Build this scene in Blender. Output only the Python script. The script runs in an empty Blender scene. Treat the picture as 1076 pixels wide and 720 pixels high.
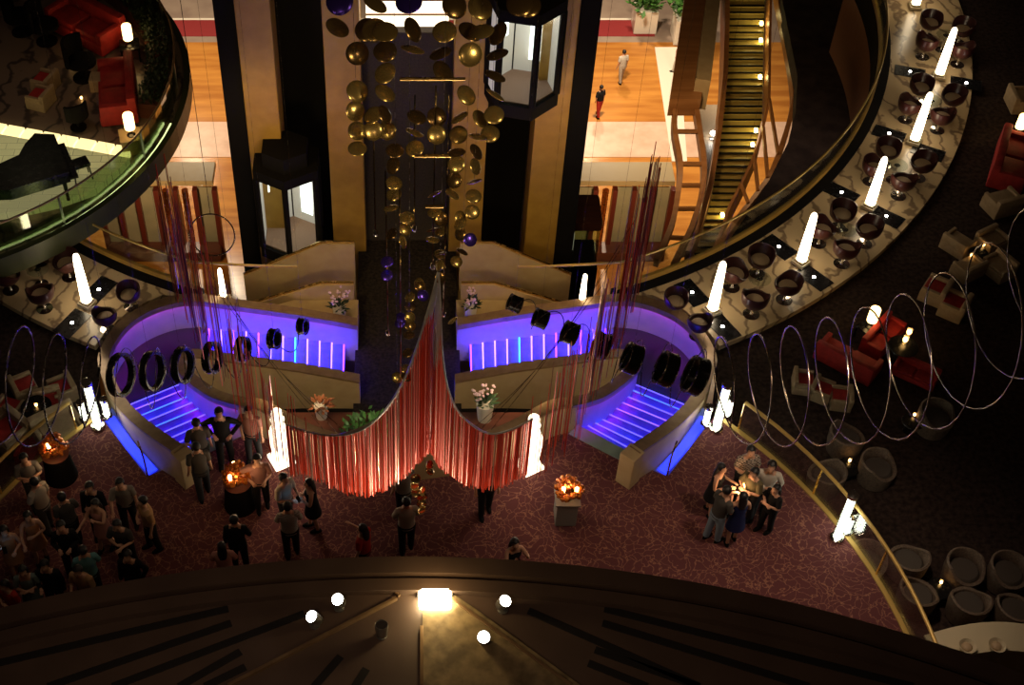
import bpy, bmesh, math, random
from mathutils.geometry import tessellate_polygon
from mathutils import Vector, Matrix, Quaternion
random.seed(7)
PI = math.pi
S = bpy.context.scene
COL = S.collection
H, F, CX, CY, TH = 23.0, 1450.0, 428.0, 360.0, math.radians(42.74)
ct, st_ = math.cos(TH), math.sin(TH)


def ray(x, y):
    u, v = (x - CX) / F, (CY - y) / F
    return Vector((u, v * ct + st_, v * st_ - ct))


def P(x, y, z=0.0):          # the point of the level z seen at a place of the photograph
    r = ray(x, y)
    return Vector((0, 0, H)) + r * ((z - H) / r.z)


def Q(x, y, Y):              # the point of the upright plane at distance Y
    r = ray(x, y)
    return Vector((0, 0, H)) + r * (Y / r.y)


# ------------------------------------------------------------------ materials
MATS = {}


def mat(name, c, rough=.5, metal=0.0, emit=None, es=0.0, c2=None, scale=8.0, kind='noise', bump=0.0, spec=.5, alpha=1.0):
    if name in MATS:
        return MATS[name]
    m = bpy.data.materials.new(name)
    m.use_nodes = True
    nt = m.node_tree
    b = nt.nodes['Principled BSDF']
    b.inputs['Base Color'].default_value = (*c, 1)
    b.inputs['Roughness'].default_value = rough
    b.inputs['Metallic'].default_value = metal
    b.inputs['Specular IOR Level'].default_value = spec
    b.inputs['Alpha'].default_value = alpha
    if emit:
        b.inputs['Emission Color'].default_value = (*emit, 1)
        b.inputs['Emission Strength'].default_value = es
    tc = nt.nodes.new('ShaderNodeTexCoord')
    if c2:
        rp = nt.nodes.new('ShaderNodeValToRGB')
        rp.color_ramp.elements[0].color = (*c, 1)
        rp.color_ramp.elements[1].color = (*c2, 1)
        if kind == 'noise':
            t = nt.nodes.new('ShaderNodeTexNoise')
            t.inputs['Scale'].default_value = scale
            t.inputs['Detail'].default_value = 6
            rp.color_ramp.elements[0].position = .35
            rp.color_ramp.elements[1].position = .68
            out = t.outputs['Fac']
        elif kind == 'crackle':
            n0 = nt.nodes.new('ShaderNodeTexNoise')
            n0.inputs['Scale'].default_value = 1.6
            n0.inputs['Detail'].default_value = 4
            mx = nt.nodes.new('ShaderNodeMixRGB')
            mx.inputs[0].default_value = .5
            nt.links.new(tc.outputs['Object'], n0.inputs['Vector'])
            nt.links.new(tc.outputs['Object'], mx.inputs[1])
            nt.links.new(n0.outputs['Color'], mx.inputs[2])
            t = nt.nodes.new('ShaderNodeTexVoronoi')
            t.feature = 'DISTANCE_TO_EDGE'
            t.inputs['Scale'].default_value = scale
            nt.links.new(mx.outputs[0], t.inputs['Vector'])
            rp.color_ramp.elements[0].color = (*c2, 1)
            rp.color_ramp.elements[1].color = (*c, 1)
            rp.color_ramp.elements[0].position = .0
            rp.color_ramp.elements[1].position = .055
            out = t.outputs['Distance']
        elif kind == 'vein':
            t = nt.nodes.new('ShaderNodeTexWave')
            t.inputs['Scale'].default_value = scale
            t.inputs['Distortion'].default_value = 14
            t.inputs['Detail'].default_value = 4
            t.inputs['Detail Scale'].default_value = 1.4
            rp.color_ramp.elements[0].color = (*c2, 1)
            rp.color_ramp.elements[1].color = (*c, 1)
            rp.color_ramp.elements[0].position = .02
            rp.color_ramp.elements[1].position = .22
            out = t.outputs['Fac']
        elif kind == 'brick':
            t = nt.nodes.new('ShaderNodeTexBrick')
            t.inputs['Color1'].default_value = (*c, 1)
            t.inputs['Color2'].default_value = (*[x * .8 for x in c], 1)
            t.inputs['Mortar'].default_value = (*c2, 1)
            t.inputs['Scale'].default_value = scale
            t.inputs['Mortar Size'].default_value = .012
            nt.links.new(tc.outputs['Object'], t.inputs['Vector'])
            nt.links.new(t.outputs['Color'], b.inputs['Base Color'])
            out = None
        elif kind == 'plank':
            mp = nt.nodes.new('ShaderNodeMapping')
            mp.inputs['Scale'].default_value = (.18, 1.5, 1)
            t = nt.nodes.new('ShaderNodeTexNoise')
            t.inputs['Scale'].default_value = scale
            t.inputs['Detail'].default_value = 5
            nt.links.new(tc.outputs['Object'], mp.inputs['Vector'])
            nt.links.new(mp.outputs[0], t.inputs['Vector'])
            rp.color_ramp.elements[0].position = .35
            rp.color_ramp.elements[1].position = .65
            out = t.outputs['Fac']
        elif kind == 'check':
            t = nt.nodes.new('ShaderNodeTexChecker')
            t.inputs['Scale'].default_value = scale
            out = t.outputs['Fac']
        elif kind == 'stripe':
            t = nt.nodes.new('ShaderNodeTexWave')
            t.bands_direction = 'Z'
            t.inputs['Scale'].default_value = scale
            rp.color_ramp.elements[0].position = .45
            rp.color_ramp.elements[1].position = .55
            out = t.outputs['Fac']
        if out:
            if kind in ('noise', 'vein', 'check', 'stripe'):
                nt.links.new(tc.outputs['Object'], t.inputs['Vector'])
            nt.links.new(out, rp.inputs[0])
            nt.links.new(rp.outputs[0], b.inputs['Base Color'])
    else:   # a touch of unevenness in the gloss, so nothing is perfectly plain
        n = nt.nodes.new('ShaderNodeTexNoise')
        n.inputs['Scale'].default_value = 6
        mr = nt.nodes.new('ShaderNodeMapRange')
        mr.inputs[3].default_value = max(0, rough - .05)
        mr.inputs[4].default_value = min(1, rough + .08)
        nt.links.new(tc.outputs['Object'], n.inputs['Vector'])
        nt.links.new(n.outputs['Fac'], mr.inputs[0])
        nt.links.new(mr.outputs[0], b.inputs['Roughness'])
    if bump:
        n = nt.nodes.new('ShaderNodeTexNoise')
        n.inputs['Scale'].default_value = 30
        bp = nt.nodes.new('ShaderNodeBump')
        bp.inputs['Strength'].default_value = bump
        nt.links.new(tc.outputs['Object'], n.inputs['Vector'])
        nt.links.new(n.outputs['Fac'], bp.inputs['Height'])
        nt.links.new(bp.outputs[0], b.inputs['Normal'])
    MATS[name] = m
    return m


def glass(name, tint, gloss=.12):
    if name in MATS:
        return MATS[name]
    m = bpy.data.materials.new(name)
    m.use_nodes = True
    nt = m.node_tree
    nt.nodes.clear()
    o = nt.nodes.new('ShaderNodeOutputMaterial')
    tr = nt.nodes.new('ShaderNodeBsdfTransparent')
    tr.inputs[0].default_value = (*tint, 1)
    gl = nt.nodes.new('ShaderNodeBsdfGlossy')
    gl.inputs['Roughness'].default_value = .08
    mx = nt.nodes.new('ShaderNodeMixShader')
    lw = nt.nodes.new('ShaderNodeLayerWeight')
    lw.inputs[0].default_value = gloss
    nt.links.new(lw.outputs['Facing'], mx.inputs[0])
    nt.links.new(tr.outputs[0], mx.inputs[1])
    nt.links.new(gl.outputs[0], mx.inputs[2])
    nt.links.new(mx.outputs[0], o.inputs[0])
    MATS[name] = m
    return m


M_EVENT = mat('event_carpet', (.100, .034, .036), .95, c2=(.27, .125, .085), scale=11, kind='crackle', spec=.1)
M_LOUNGE = mat('lounge_carpet', (.020, .013, .012), .95, c2=(.055, .035, .028), scale=9, spec=.1)
M_CORR = mat('corridor_carpet', (.012, .010, .010), .9, c2=(.035, .026, .022), scale=14, spec=.1)
M_MARBLE = mat('veined_marble', (.58, .43, .25), .25, c2=(.24, .165, .10), scale=.6, kind='vein')
M_DMARBLE = mat('lounge_marble', (.20, .145, .11), .3, c2=(.06, .045, .04), scale=.5, kind='vein')
M_BLACK = mat('black_lacquer', (.006, .006, .007), .25)
M_MATTE = mat('matte_black', (.008, .007, .007), .85, spec=.1)
M_BEIGE = mat('beige_plaster', (.50, .37, .20), .6, c2=(.44, .31, .16), scale=3)
M_PALE = mat('pale_stair_wall', (.46, .38, .40), .55, c2=(.40, .35, .37), scale=4)
M_RIM = mat('bronze_rim', (.30, .19, .10), .35, .35, c2=(.22, .13, .07), scale=5)
M_GOLD = mat('gold_column', (.42, .245, .045), .5, .0, c2=(.33, .185, .03), scale=2.5)
M_BRASS = mat('brass', (.80, .52, .16), .25, 1)
M_CHROME = mat('chrome', (.75, .72, .68), .12, 1)
M_WIRE = mat('dark_steel', (.16, .13, .11), .25, 1)
M_DISC = mat('gold_mirror', (.85, .60, .20), .24, .8, c2=(.70, .46, .14), scale=3)
M_DISCB = mat('violet_mirror', (.16, .08, .75), .22, .8)
M_DISCD = mat('bronze_mirror', (.36, .22, .08), .2, .85)
M_GLASS = glass('clear_glass', (.90, .94, .90))
M_GGLASS = glass('greenish_glass', (.74, .86, .62), .2)
M_GILT = mat('gilt_paint', (.50, .33, .09), .4, .3)
M_ARC = mat('arc_steel', (.80, .77, .74), .32, .75)
M_COIL = mat('bronze_coil', (.42, .33, .25), .22, 1)
M_LAMP = mat('glowing_lamp', (.9, .85, .75), .4, emit=(1, .80, .52), es=9)
M_TUBE = mat('glowing_tube', (.9, .9, .9), .4, emit=(1, .93, .82), es=9)
M_STAT = mat('glowing_sculpture', (.9, .88, .82), .4, emit=(1, .82, .58), es=2.6, c2=(.75, .7, .6), scale=7)
M_WARM = mat('warm_shade', (.9, .7, .4), .4, emit=(1, .62, .22), es=7)
M_CANDLE = mat('candle_flame', (.9, .5, .2), .4, emit=(1, .50, .16), es=14)
M_REDDOT = mat('red_candle', (.9, .2, .1), .4, emit=(1, .16, .06), es=8)
M_SPOT = mat('spot_face', (.9, .9, .9), .4, emit=(1, .96, .88), es=30)
M_CREAM = mat('cream_plinth', (.62, .53, .36), .5)
M_MAROON = mat('maroon_leather', (.050, .012, .011), .3, c2=(.032, .008, .008), scale=6)
M_SEAT = mat('seat_satin', (.50, .36, .22), .5)
M_RED = mat('red_fabric', (.42, .020, .016), .7, c2=(.28, .012, .010), scale=5)
M_BSEAT = mat('beige_fabric', (.40, .29, .17), .8, c2=(.33, .23, .13), scale=7)
M_RATTAN = mat('rattan', (.17, .12, .085), .75, c2=(.09, .06, .045), scale=26, bump=.3)
M_TREAD = mat('stair_tread', (.16, .20, .62), .35, c2=(.12, .16, .52), scale=5)
M_LAND = mat('landing_floor', (.035, .055, .055), .5)
M_PAD = mat('stair_pad', (.20, .30, .22), .5, c2=(.16, .25, .18), scale=4)
M_BLUE = mat('blue_led', (.1, .1, .9), .4, emit=(.016, .016, 1), es=17)
M_VIOL = mat('violet_led', (.4, .1, .9), .4, emit=(.050, .008, 1), es=28)
M_CYAN = mat('cyan_led', (.1, .5, .9), .4, emit=(.004, .060, 1), es=24)
M_WLED = mat('violet_white_led', (.7, .6, .9), .4, emit=(.026, .014, 1), es=34)
M_COVE = mat('violet_cove', (.4, .1, .9), .4, emit=(.85, .030, .92), es=26)
M_LEAF = mat('leaf', (.05, .15, .03), .5, c2=(.09, .24, .04), scale=8)
M_DLEAF = mat('dark_leaf', (.012, .025, .010), .6, c2=(.03, .05, .02), scale=8)
M_PETAL = mat('pale_petal', (.62, .42, .48), .6)
M_POT = mat('white_pot', (.58, .52, .46), .4)
M_LOBBY = mat('lobby_timber', (.62, .27, .055), .22, c2=(.42, .155, .03), scale=1.6, kind='plank')
M_PINK = mat('pink_marble', (.74, .50, .38), .3, c2=(.62, .39, .28), scale=1.5)
M_GREY = mat('grey_stone', (.36, .27, .21), .4, c2=(.28, .20, .16), scale=1)
M_REDC = mat('red_carpet', (.26, .020, .022), .9)
M_WHITE = mat('white_stone', (.86, .78, .66), .3)
M_WOOD = mat('guard_wood', (.40, .18, .065), .4, c2=(.30, .125, .04), scale=3, kind='plank')
M_DWOOD = mat('dark_wood', (.13, .04, .025), .4, c2=(.08, .025, .015), scale=3, kind='plank')
M_FIN = mat('maroon_fin', (.13, .022, .014), .4)
M_COPPER = mat('copper', (.75, .36, .16), .25, 1)
M_PANEL = mat('sage_panel', (.40, .36, .24), .35, c2=(.30, .29, .20), scale=1)
M_GSTEP = mat('gold_step', (.36, .27, .07), .4)
M_STEPL = mat('step_light', (.9, .8, .4), .4, emit=(1, .80, .28), es=16)
M_PITF = mat('pit_floor', (.030, .022, .022), .85, c2=(.055, .040, .036), scale=2.2, spec=.1)
M_FASC = mat('copper_fascia', (.30, .15, .085), .5)
M_CANOPY = mat('canopy_deck', (.11, .066, .046), .6, c2=(.085, .050, .035), scale=2)
M_SLOT = mat('slot_dark', (.010, .007, .006), .8)
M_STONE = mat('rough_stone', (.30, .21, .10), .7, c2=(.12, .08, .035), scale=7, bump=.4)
M_LIGHTP = mat('light_panel', (.9, .85, .7), .4, emit=(1, .80, .56), es=2.4)
M_COOLP = mat('cool_panel', (.8, .8, .8), .4, emit=(.86, .90, .90), es=3.5)
M_DIMP = mat('glowing_cabin_interior', (.42, .40, .38), .5, emit=(.85, .75, .66), es=.38)  # glow put into the surfaces in place of the interior's light
M_STRAND = mat('red_strand', (.74, .052, .016), .3, .15)
M_STRANDP = mat('silver_strand', (.78, .46, .36), .2, .6)
M_STRANDV = mat('plum_strand', (.24, .020, .060), .3, .35)
M_TILE = mat('lit_floor_tile', (.60, .56, .34), .35, emit=(.70, .64, .28), es=.26, c2=(.16, .13, .07), scale=1.0, kind='brick')
M_TILEB = mat('bright_step_tile', (.9, .85, .6), .35, emit=(1, .78, .36), es=1.3)
M_SKIN = mat('skin', (.56, .30, .19), .6)
M_HAIR = mat('black_hair', (.008, .006, .006), .5)
M_AMBER = mat('amber_flower', (.65, .22, .03), .25, .5, c2=(.40, .07, .02), scale=9)
M_STEEL = mat('grey_metal', (.34, .33, .31), .3, .8)
M_PHONE = mat('phone_screen', (.1, .3, .8), .3, emit=(.2, .55, 1), es=5)
M_PHONEW = mat('phone_light', (.9, .9, .8), .3, emit=(1, .85, .6), es=8)


def cloth(name, c, **k):
    return mat('cloth_' + name, c, .85, spec=.2, **k)


# ------------------------------------------------------------------ mesh helpers
def link(name, bm, m, parent=None, smooth=False, loc=None):
    me = bpy.data.meshes.new(name)
    bmesh.ops.recalc_face_normals(bm, faces=bm.faces[:])
    bm.to_mesh(me)
    bm.free()
    if smooth:
        for p in me.polygons:
            p.use_smooth = True
        if smooth != 'all':
            try:
                me.set_sharp_from_angle(angle=math.radians(40))
            except Exception:
                pass
    for x in (m if isinstance(m, (list, tuple)) else [m]):
        me.materials.append(x)
    o = bpy.data.objects.new(name, me)
    COL.objects.link(o)
    if parent:
        o.parent = parent
    if loc is not None:
        o.location = loc
    return o


def box(bm, c, s, rz=0.0, bevel=0.0, mi=0, taper=1.0):
    r = bmesh.ops.create_cube(bm, size=1)
    vs = r['verts']
    for v in vs:
        t = taper if v.co.z > 0 else 1
        v.co = Vector((v.co.x * s[0] * t, v.co.y * s[1] * t, v.co.z * s[2]))
    fs = list({f for v in vs for f in v.link_faces})
    for f in fs:
        f.material_index = mi
    if bevel:
        es = list({e for v in vs for e in v.link_edges})
        rr = bmesh.ops.bevel(bm, geom=es, offset=bevel, segments=2, affect='EDGES', profile=.6)
        vs = list({v for f in rr['faces'] for v in f.verts} | {v for v in vs if v.is_valid})
        for f in rr['faces']:
            f.material_index = mi
    mx = Matrix.Translation(Vector(c)) @ Matrix.Rotation(rz, 4, 'Z')
    for v in vs:
        v.co = mx @ v.co
    return vs


def lathe(bm, prof, c=(0, 0, 0), n=20, mi=0, a0=0, a1=2 * PI, sx=1, sy=1, caps=True):
    full = abs(a1 - a0 - 2 * PI) < 1e-6
    k = n if full else n + 1
    rings = []
    for r, z in prof:
        rings.append([bm.verts.new((c[0] + sx * r * math.cos(a0 + (a1 - a0) * i / n), c[1] + sy * r * math.sin(a0 + (a1 - a0) * i / n), c[2] + z)) for i in range(k)])
    for a, b in zip(rings, rings[1:]):
        for i in range(n):
            j = (i + 1) % k
            try:
                f = bm.faces.new((a[i], a[j], b[j], b[i]))
                f.material_index = mi
            except ValueError:
                pass
    if full and caps:
        for rg, (r, z) in ((rings[0], prof[0]), (rings[-1], prof[-1])):
            if r > 1e-5:
                try:
                    f = bm.faces.new(rg)
                    f.material_index = mi
                except ValueError:
                    pass
    bmesh.ops.remove_doubles(bm, verts=[v for rg in rings for v in rg], dist=1e-6)


def tube(bm, pts, rad, n=8, mi=0, closed=False, cap=True):
    pts = [Vector(p) for p in pts]
    N = len(pts)
    rr = rad if isinstance(rad, (list, tuple)) else [rad] * N
    rings = []
    up = Vector((0, 0, 1))
    prev = None
    for i, p in enumerate(pts):
        a = pts[i - 1] if (i or closed) else p
        b = pts[(i + 1) % N] if (i < N - 1 or closed) else p
        t = (b - a).normalized()
        if prev is None:
            x = t.cross(up)
            if x.length < .05:
                x = t.cross(Vector((1, 0, 0)))
        else:
            x = prev - t * prev.dot(t)
        x.normalize()
        prev = x
        y = t.cross(x)
        rings.append([bm.verts.new(p + (x * math.cos(2 * PI * k / n) + y * math.sin(2 * PI * k / n)) * rr[i]) for k in range(n)])
    pairs = list(zip(rings, rings[1:]))
    if closed:
        pairs.append((rings[-1], rings[0]))
    for a, b in pairs:
        for k in range(n):
            f = bm.faces.new((a[k], a[(k + 1) % n], b[(k + 1) % n], b[k]))
            f.material_index = mi
    if cap and not closed:
        for rg in (rings[0], rings[-1]):
            f = bm.faces.new(rg)
            f.material_index = mi


def loft(bm, rings, mi=0, cap=True):
    vr = [[bm.verts.new(p) for p in r] for r in rings]
    n = len(vr[0])
    for a, b in zip(vr, vr[1:]):
        for k in range(n):
            f = bm.faces.new((a[k], a[(k + 1) % n], b[(k + 1) % n], b[k]))
            f.material_index = mi
    if cap:
        for r in (vr[0], vr[-1]):
            f = bm.faces.new(r)
            f.material_index = mi


def ell(cx, cy, z, rx, ry, n=14):
    return [Vector((cx + rx * math.cos(2 * PI * i / n), cy + ry * math.sin(2 * PI * i / n), z)) for i in range(n)]


def blob(bm, c, r, sub=2, mi=0, s=(1, 1, 1)):
    g = bmesh.ops.create_icosphere(bm, subdivisions=sub, radius=r)
    for v in g['verts']:
        v.co = Vector((v.co.x * s[0] + c[0], v.co.y * s[1] + c[1], v.co.z * s[2] + c[2]))
    for f in {f for v in g['verts'] for f in v.link_faces}:
        f.material_index = mi
    return g['verts']


def prism(bm, poly, z0, z1, mi=0):
    lo = [bm.verts.new((p[0], p[1], z0)) for p in poly]
    hi = [bm.verts.new((p[0], p[1], z1)) for p in poly]
    n = len(poly)
    fs = []
    if n <= 4:
        fs += [bm.faces.new(hi), bm.faces.new(lo[::-1])]
    else:
        for tri in tessellate_polygon([[Vector((p[0], p[1], 0)) for p in poly]]):
            fs.append(bm.faces.new([hi[q] for q in tri]))
            fs.append(bm.faces.new([lo[q] for q in tri[::-1]]))
    for i in range(n):
        fs.append(bm.faces.new((lo[i], lo[(i + 1) % n], hi[(i + 1) % n], hi[i])))
    for f in fs:
        f.material_index = mi


def sweep(bm, pts, w, bottoms, mi=0, side=0.0, top_extra=0.0):
    """an upright wall following pts (its top), w thick, down to bottoms[i]"""
    pts = [Vector(p) for p in pts]
    rows = []
    for i, p in enumerate(pts):
        a, b = pts[max(i - 1, 0)], pts[min(i + 1, len(pts) - 1)]
        t = Vector((b.x - a.x, b.y - a.y, 0)).normalized()
        nrm = Vector((-t.y, t.x, 0))
        l, r = p + nrm * (w / 2 + side), p + nrm * (-w / 2 + side)
        zb = bottoms[i] if isinstance(bottoms, (list, tuple)) else bottoms
        rows.append([bm.verts.new((l.x, l.y, zb)), bm.verts.new((l.x, l.y, p.z + top_extra)), bm.verts.new((r.x, r.y, p.z + top_extra)), bm.verts.new((r.x, r.y, zb))])
    for a, b in zip(rows, rows[1:]):
        for k in range(4):
            f = bm.faces.new((a[k], a[(k + 1) % 4], b[(k + 1) % 4], b[k]))
            f.material_index = mi
    for r in (rows[0], rows[-1]):
        f = bm.faces.new(r)
        f.material_index = mi


def smooth_path(pts, n=6):
    pts = [Vector(p) for p in pts]
    out = []
    for i in range(len(pts) - 1):
        p0, p1, p2, p3 = pts[max(i - 1, 0)], pts[i], pts[i + 1], pts[min(i + 2, len(pts) - 1)]
        for k in range(n):
            t = k / n
            out.append(.5 * ((2 * p1) + (p2 - p0) * t + (2 * p0 - 5 * p1 + 4 * p2 - p3) * t * t + (3 * p1 - p0 - 3 * p2 + p3) * t ** 3))
    out.append(pts[-1])
    return out


def tag(o, label, cat, group=None, kind=None):
    o['label'] = label
    o['category'] = cat
    if group:
        o['group'] = group
    if kind:
        o['kind'] = kind
    return o


def thing(name, label, cat, loc=(0, 0, 0), rz=0.0, group=None):
    o = bpy.data.objects.new(name, None)
    o.empty_display_size = .1
    COL.objects.link(o)
    o.location = loc
    o.rotation_euler = (0, 0, rz)
    return tag(o, label, cat, group)


def dup(root, loc, rz, label, group=None, scale=None):
    r = root.copy()
    COL.objects.link(r)
    r.location = loc
    r.rotation_euler = (0, 0, rz)
    r['label'] = label
    if group:
        r['group'] = group
    if scale:
        r.scale = (scale,) * 3
    for ch in list(root.children):
        c = ch.copy()
        COL.objects.link(c)
        c.parent = r
        for g in ch.children:
            d = g.copy()
            COL.objects.link(d)
            d.parent = c
    return r


class Kind:
    """first call keeps the made thing, later calls copy it"""
    def __init__(self, make):
        self.make, self.o = make, None

    def put(self, loc, rz, label, group=None, scale=None):
        if self.o is None:
            self.o = o = self.make()
            o.location = loc
            o.rotation_euler = (0, 0, rz)
            o['label'] = label
            if group:
                o['group'] = group
            if scale:
                o.scale = (scale,) * 3
            return o
        return dup(self.o, loc, rz, label, group, scale or 1.0)


def struct(name, bm, m, parent=None, smooth=False):
    o = link(name, bm, m, parent, smooth)
    if not parent:
        o['kind'] = 'structure'
    return o


def lamp(name, loc, power, color=(1, .8, .55), size=.15, kind='POINT', spot=None, aim=None, blend=.6):
    d = bpy.data.lights.new(name, kind)
    d.energy = power
    d.color = color
    if kind == 'POINT' or kind == 'SPOT':
        d.shadow_soft_size = size
    if kind == 'SPOT':
        d.spot_size = math.radians(spot or 90)
        d.spot_blend = blend
    o = bpy.data.objects.new(name, d)
    COL.objects.link(o)
    o.location = loc
    if aim is not None:
        o.rotation_euler = (Vector(aim) - Vector(loc)).to_track_quat('-Z', 'Y').to_euler()
    return o


# ------------------------------------------------------------------ camera, world
cd = bpy.data.cameras.new('camera')
cd.sensor_width = 36
cd.lens = F / 1076 * 36
cd.shift_x = (538 - CX) / 1076
cam = bpy.data.objects.new('camera', cd)
COL.objects.link(cam)
cam.location = (0, 0, H)
cam.rotation_euler = (TH, 0, 0)
cd.clip_end = 300
S.camera = cam
w = bpy.data.worlds.new('world')
S.world = w
w.use_nodes = True
w.node_tree.nodes['Background'].inputs[0].default_value = (.9, .55, .34, 1)
w.node_tree.nodes['Background'].inputs[1].default_value = .012
S.view_settings.view_transform = 'Standard'
S.view_settings.look = 'None'
S.view_settings.gamma = 1
S.view_settings.exposure = 0
S.view_settings.use_curve_mapping = False

# ------------------------------------------------------------------ plan numbers
EC, ER = Vector((0, 12.2, 0)), 9.65            # the round event floor
RC, RI, RO, RZ = Vector((0, 37.1, 0)), 14.3, 16.85, -.85   # marble seating ring
LZ = -1.0                                      # lounge level
LDZ, COZ = -1.7, -2.8                          # landing, corridor


def ev(a, r=ER, z=0):
    return Vector((EC.x + r * math.sin(a), EC.y + r * math.cos(a), z))


def rg(a, r, z=RZ):
    return Vector((RC.x + r * math.sin(a), RC.y - r * math.cos(a), z))


def mir(p):
    p = Vector(p)
    p.x = -p.x
    return p


A_L = math.atan2(6.79, 19.23 - 12.2)           # where the balustrade meets the stair
# floor of the events
half = [ev(A_L + (2.2 - A_L) * i / 24) for i in range(25)]
edge_in = [(6.79, 19.2), (6.62, 19.05), (5.42, 17.45), (5.12, 17.62), (4.75, 17.35), (4.5, 18.08), (3.5, 18.78), (3.05, 18.75), (1.75, 17.95), (.0, 17.6)]
poly = [Vector((x, y, 0)) for x, y in edge_in[::-1]] + half[1:]
poly_all = poly + [mir(p) for p in poly[::-1]][:-1]
bm = bmesh.new()
prism(bm, [(p.x, p.y) for p in poly_all], -.35, 0)
struct('floor', bm, M_EVENT)

# lounge floors on both sides
for s, nm in ((1, 'floor_right'), (-1, 'floor_left')):
    pl = [ev(2.2 - (2.2 - A_L) * i / 20, ER + .02) for i in range(21)]
    pl += [Vector((6.95, 20.2, 0)), Vector((7.2, 21.2, 0))]
    pl += [rg(math.radians(26 + i * 3.5), RO - .3) for i in range(20)]
    pl += [Vector((32, 40, 0)), Vector((32, 4, 0)), Vector((8.5, 4, 0))]
    bm = bmesh.new()
    prism(bm, [(s * p.x, p.y) for p in pl], LZ - .4, LZ)
    struct(nm, bm, M_LOUNGE)
    # upstand under the balustrade
    bm = bmesh.new()
    tp = [ev(A_L + .02 + (2.15 - A_L) * i / 30, ER - .06, .03) for i in range(31)]
    sweep(bm, [(s * p.x, p.y, p.z) for p in tp], .10, LZ - .3)
    struct('trim_1' if s > 0 else 'trim_2', bm, M_GILT)
    t = thing('glass_balustrade', 'curved glass balustrade with brass handrail edging the %s of the maroon carpet' % ('right' if s > 0 else 'left'), 'balustrade', (0, 0, 0))
    bm = bmesh.new()
    gp = [ev(A_L + .06 + (2.1 - A_L) * i / 30, ER - .02, .86) for i in range(31)]
    sweep(bm, [(s * p.x, p.y, p.z) for p in gp], .02, 0.0)
    link('glass_pane', bm, M_GLASS, t)
    bm = bmesh.new()
    tube(bm, [(s * p.x, p.y, .89) for p in gp], .04)
    link('handrail', bm, M_GILT, t, True)
    for i in range(0, 31, 5):
        bm = bmesh.new()
        box(bm, (s * gp[i].x, gp[i].y, .43), (.035, .035, .86))
        link('post', bm, M_BRASS, t)

# marble ring
for s in (1, -1):
    amax = 96 if s > 0 else 62
    a_in, a_out = 20.5, 25.8
    inner = [rg(math.radians(amax - (amax - a_in) * i / 30), RI + .25) for i in range(31)]
    cut = [Vector(p) for p in ((5.95, 23.62, 0), (6.68, 23.1, 0), (7.12, 22.45, 0))]
    outer = [rg(math.radians(a_out + (amax - a_out) * i / 30), RO) for i in range(31)]
    bm = bmesh.new()
    prism(bm, [(s * p.x, p.y) for p in inner + cut + outer], RZ - .35, RZ)
    struct('floor_ring_right' if s > 0 else 'floor_ring_left', bm, M_MARBLE)
    bm = bmesh.new()
    o2 = [rg(math.radians(a_in + (amax - a_in) * i / 30), RI + .25) for i in range(31)]
    i2 = [rg(math.radians(amax - (amax - a_in) * i / 30), RI - .12) for i in range(31)]
    prism(bm, [(s * p.x, p.y) for p in i2 + o2], RZ - .9, RZ + .02)
    struct('trim_3' if s > 0 else 'trim_4', bm, M_MATTE)
    t = thing('ring_railing', 'glass railing with brass handrail along the inner edge of the %s marble ring' % ('right' if s > 0 else 'left'), 'railing')
    arc = [rg(math.radians(amax - (amax - 21) * i / 40), RI - .06, RZ + .92) for i in range(41)]
    bm = bmesh.new()
    sweep(bm, [(s * p.x, p.y, p.z) for p in arc], .02, RZ)
    link('glass_pane', bm, M_GLASS, t)
    bm = bmesh.new()
    sweep(bm, [(s * p.x, p.y, RZ + .17) for p in arc], .09, RZ)
    link('kick_rail', bm, M_GOLD, t)
    tail = [Vector((4.2, 23.95, -.15)), Vector((3.3, 24.3, -.55)), Vector((2.75, 24.6, -.85))]
    bm = bmesh.new()
    tube(bm, [(s * p.x, p.y, p.z) for p in arc + tail], .032)
    link('handrail', bm, M_GILT, t, True)
    # wall under the ring
    bm = bmesh.new()
    fa = [rg(math.radians(amax - (amax - 24) * i / 40), RI, RZ - .02) for i in range(41)]
    sweep(bm, [(s * p.x, p.y, p.z) for p in fa], .14, -4.4)
    struct('wall_ring_right' if s > 0 else 'wall_ring_left', bm, M_FASC)

# ------------------------------------------------------------------ the two blue-lit stairs
far_top = [(1.25, 23.66, -1.9), (2.67, 23.62, -1.5), (4.0, 23.55, -1.15), (5.1, 23.42, -.8), (5.78, 23.30, -.8), (6.42, 22.92, -.8), (6.84, 22.36, -.8), (7.04, 21.56, -.78), (6.84, 20.80, -.5), (6.36, 19.64, -.05), (5.62, 18.50, .45), (4.62, 17.42, .88)]
near_top = [(1.15, 21.95, -2.08), (2.54, 21.96, -1.70), (3.87, 21.89, -1.34), (4.8, 21.78, -1.0), (5.18, 21.62, -.86), (5.30, 21.33, -.75), (4.88, 20.48, -.35), (4.16, 19.42, .30), (3.5, 18.82, .75), (3.0, 18.62, .85), (1.75, 17.85, .85), (.10, 17.47, .85)]


M_EDGE1 = mat('blue_edge_glow', (.2, .2, .9), .4, emit=(.17, .15, 1), es=1.5)
M_EDGE2 = mat('violet_edge_glow', (.3, .2, .9), .4, emit=(.30, .16, 1), es=1.5)
M_EDGE3 = mat('cyan_edge_glow', (.2, .4, .9), .4, emit=(.06, .28, 1), es=1.3)


def along(path, f):
    g = f * (len(path) - 1)
    i = min(int(g), len(path) - 2)
    return path[i].lerp(path[i + 1], g - i)


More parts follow.
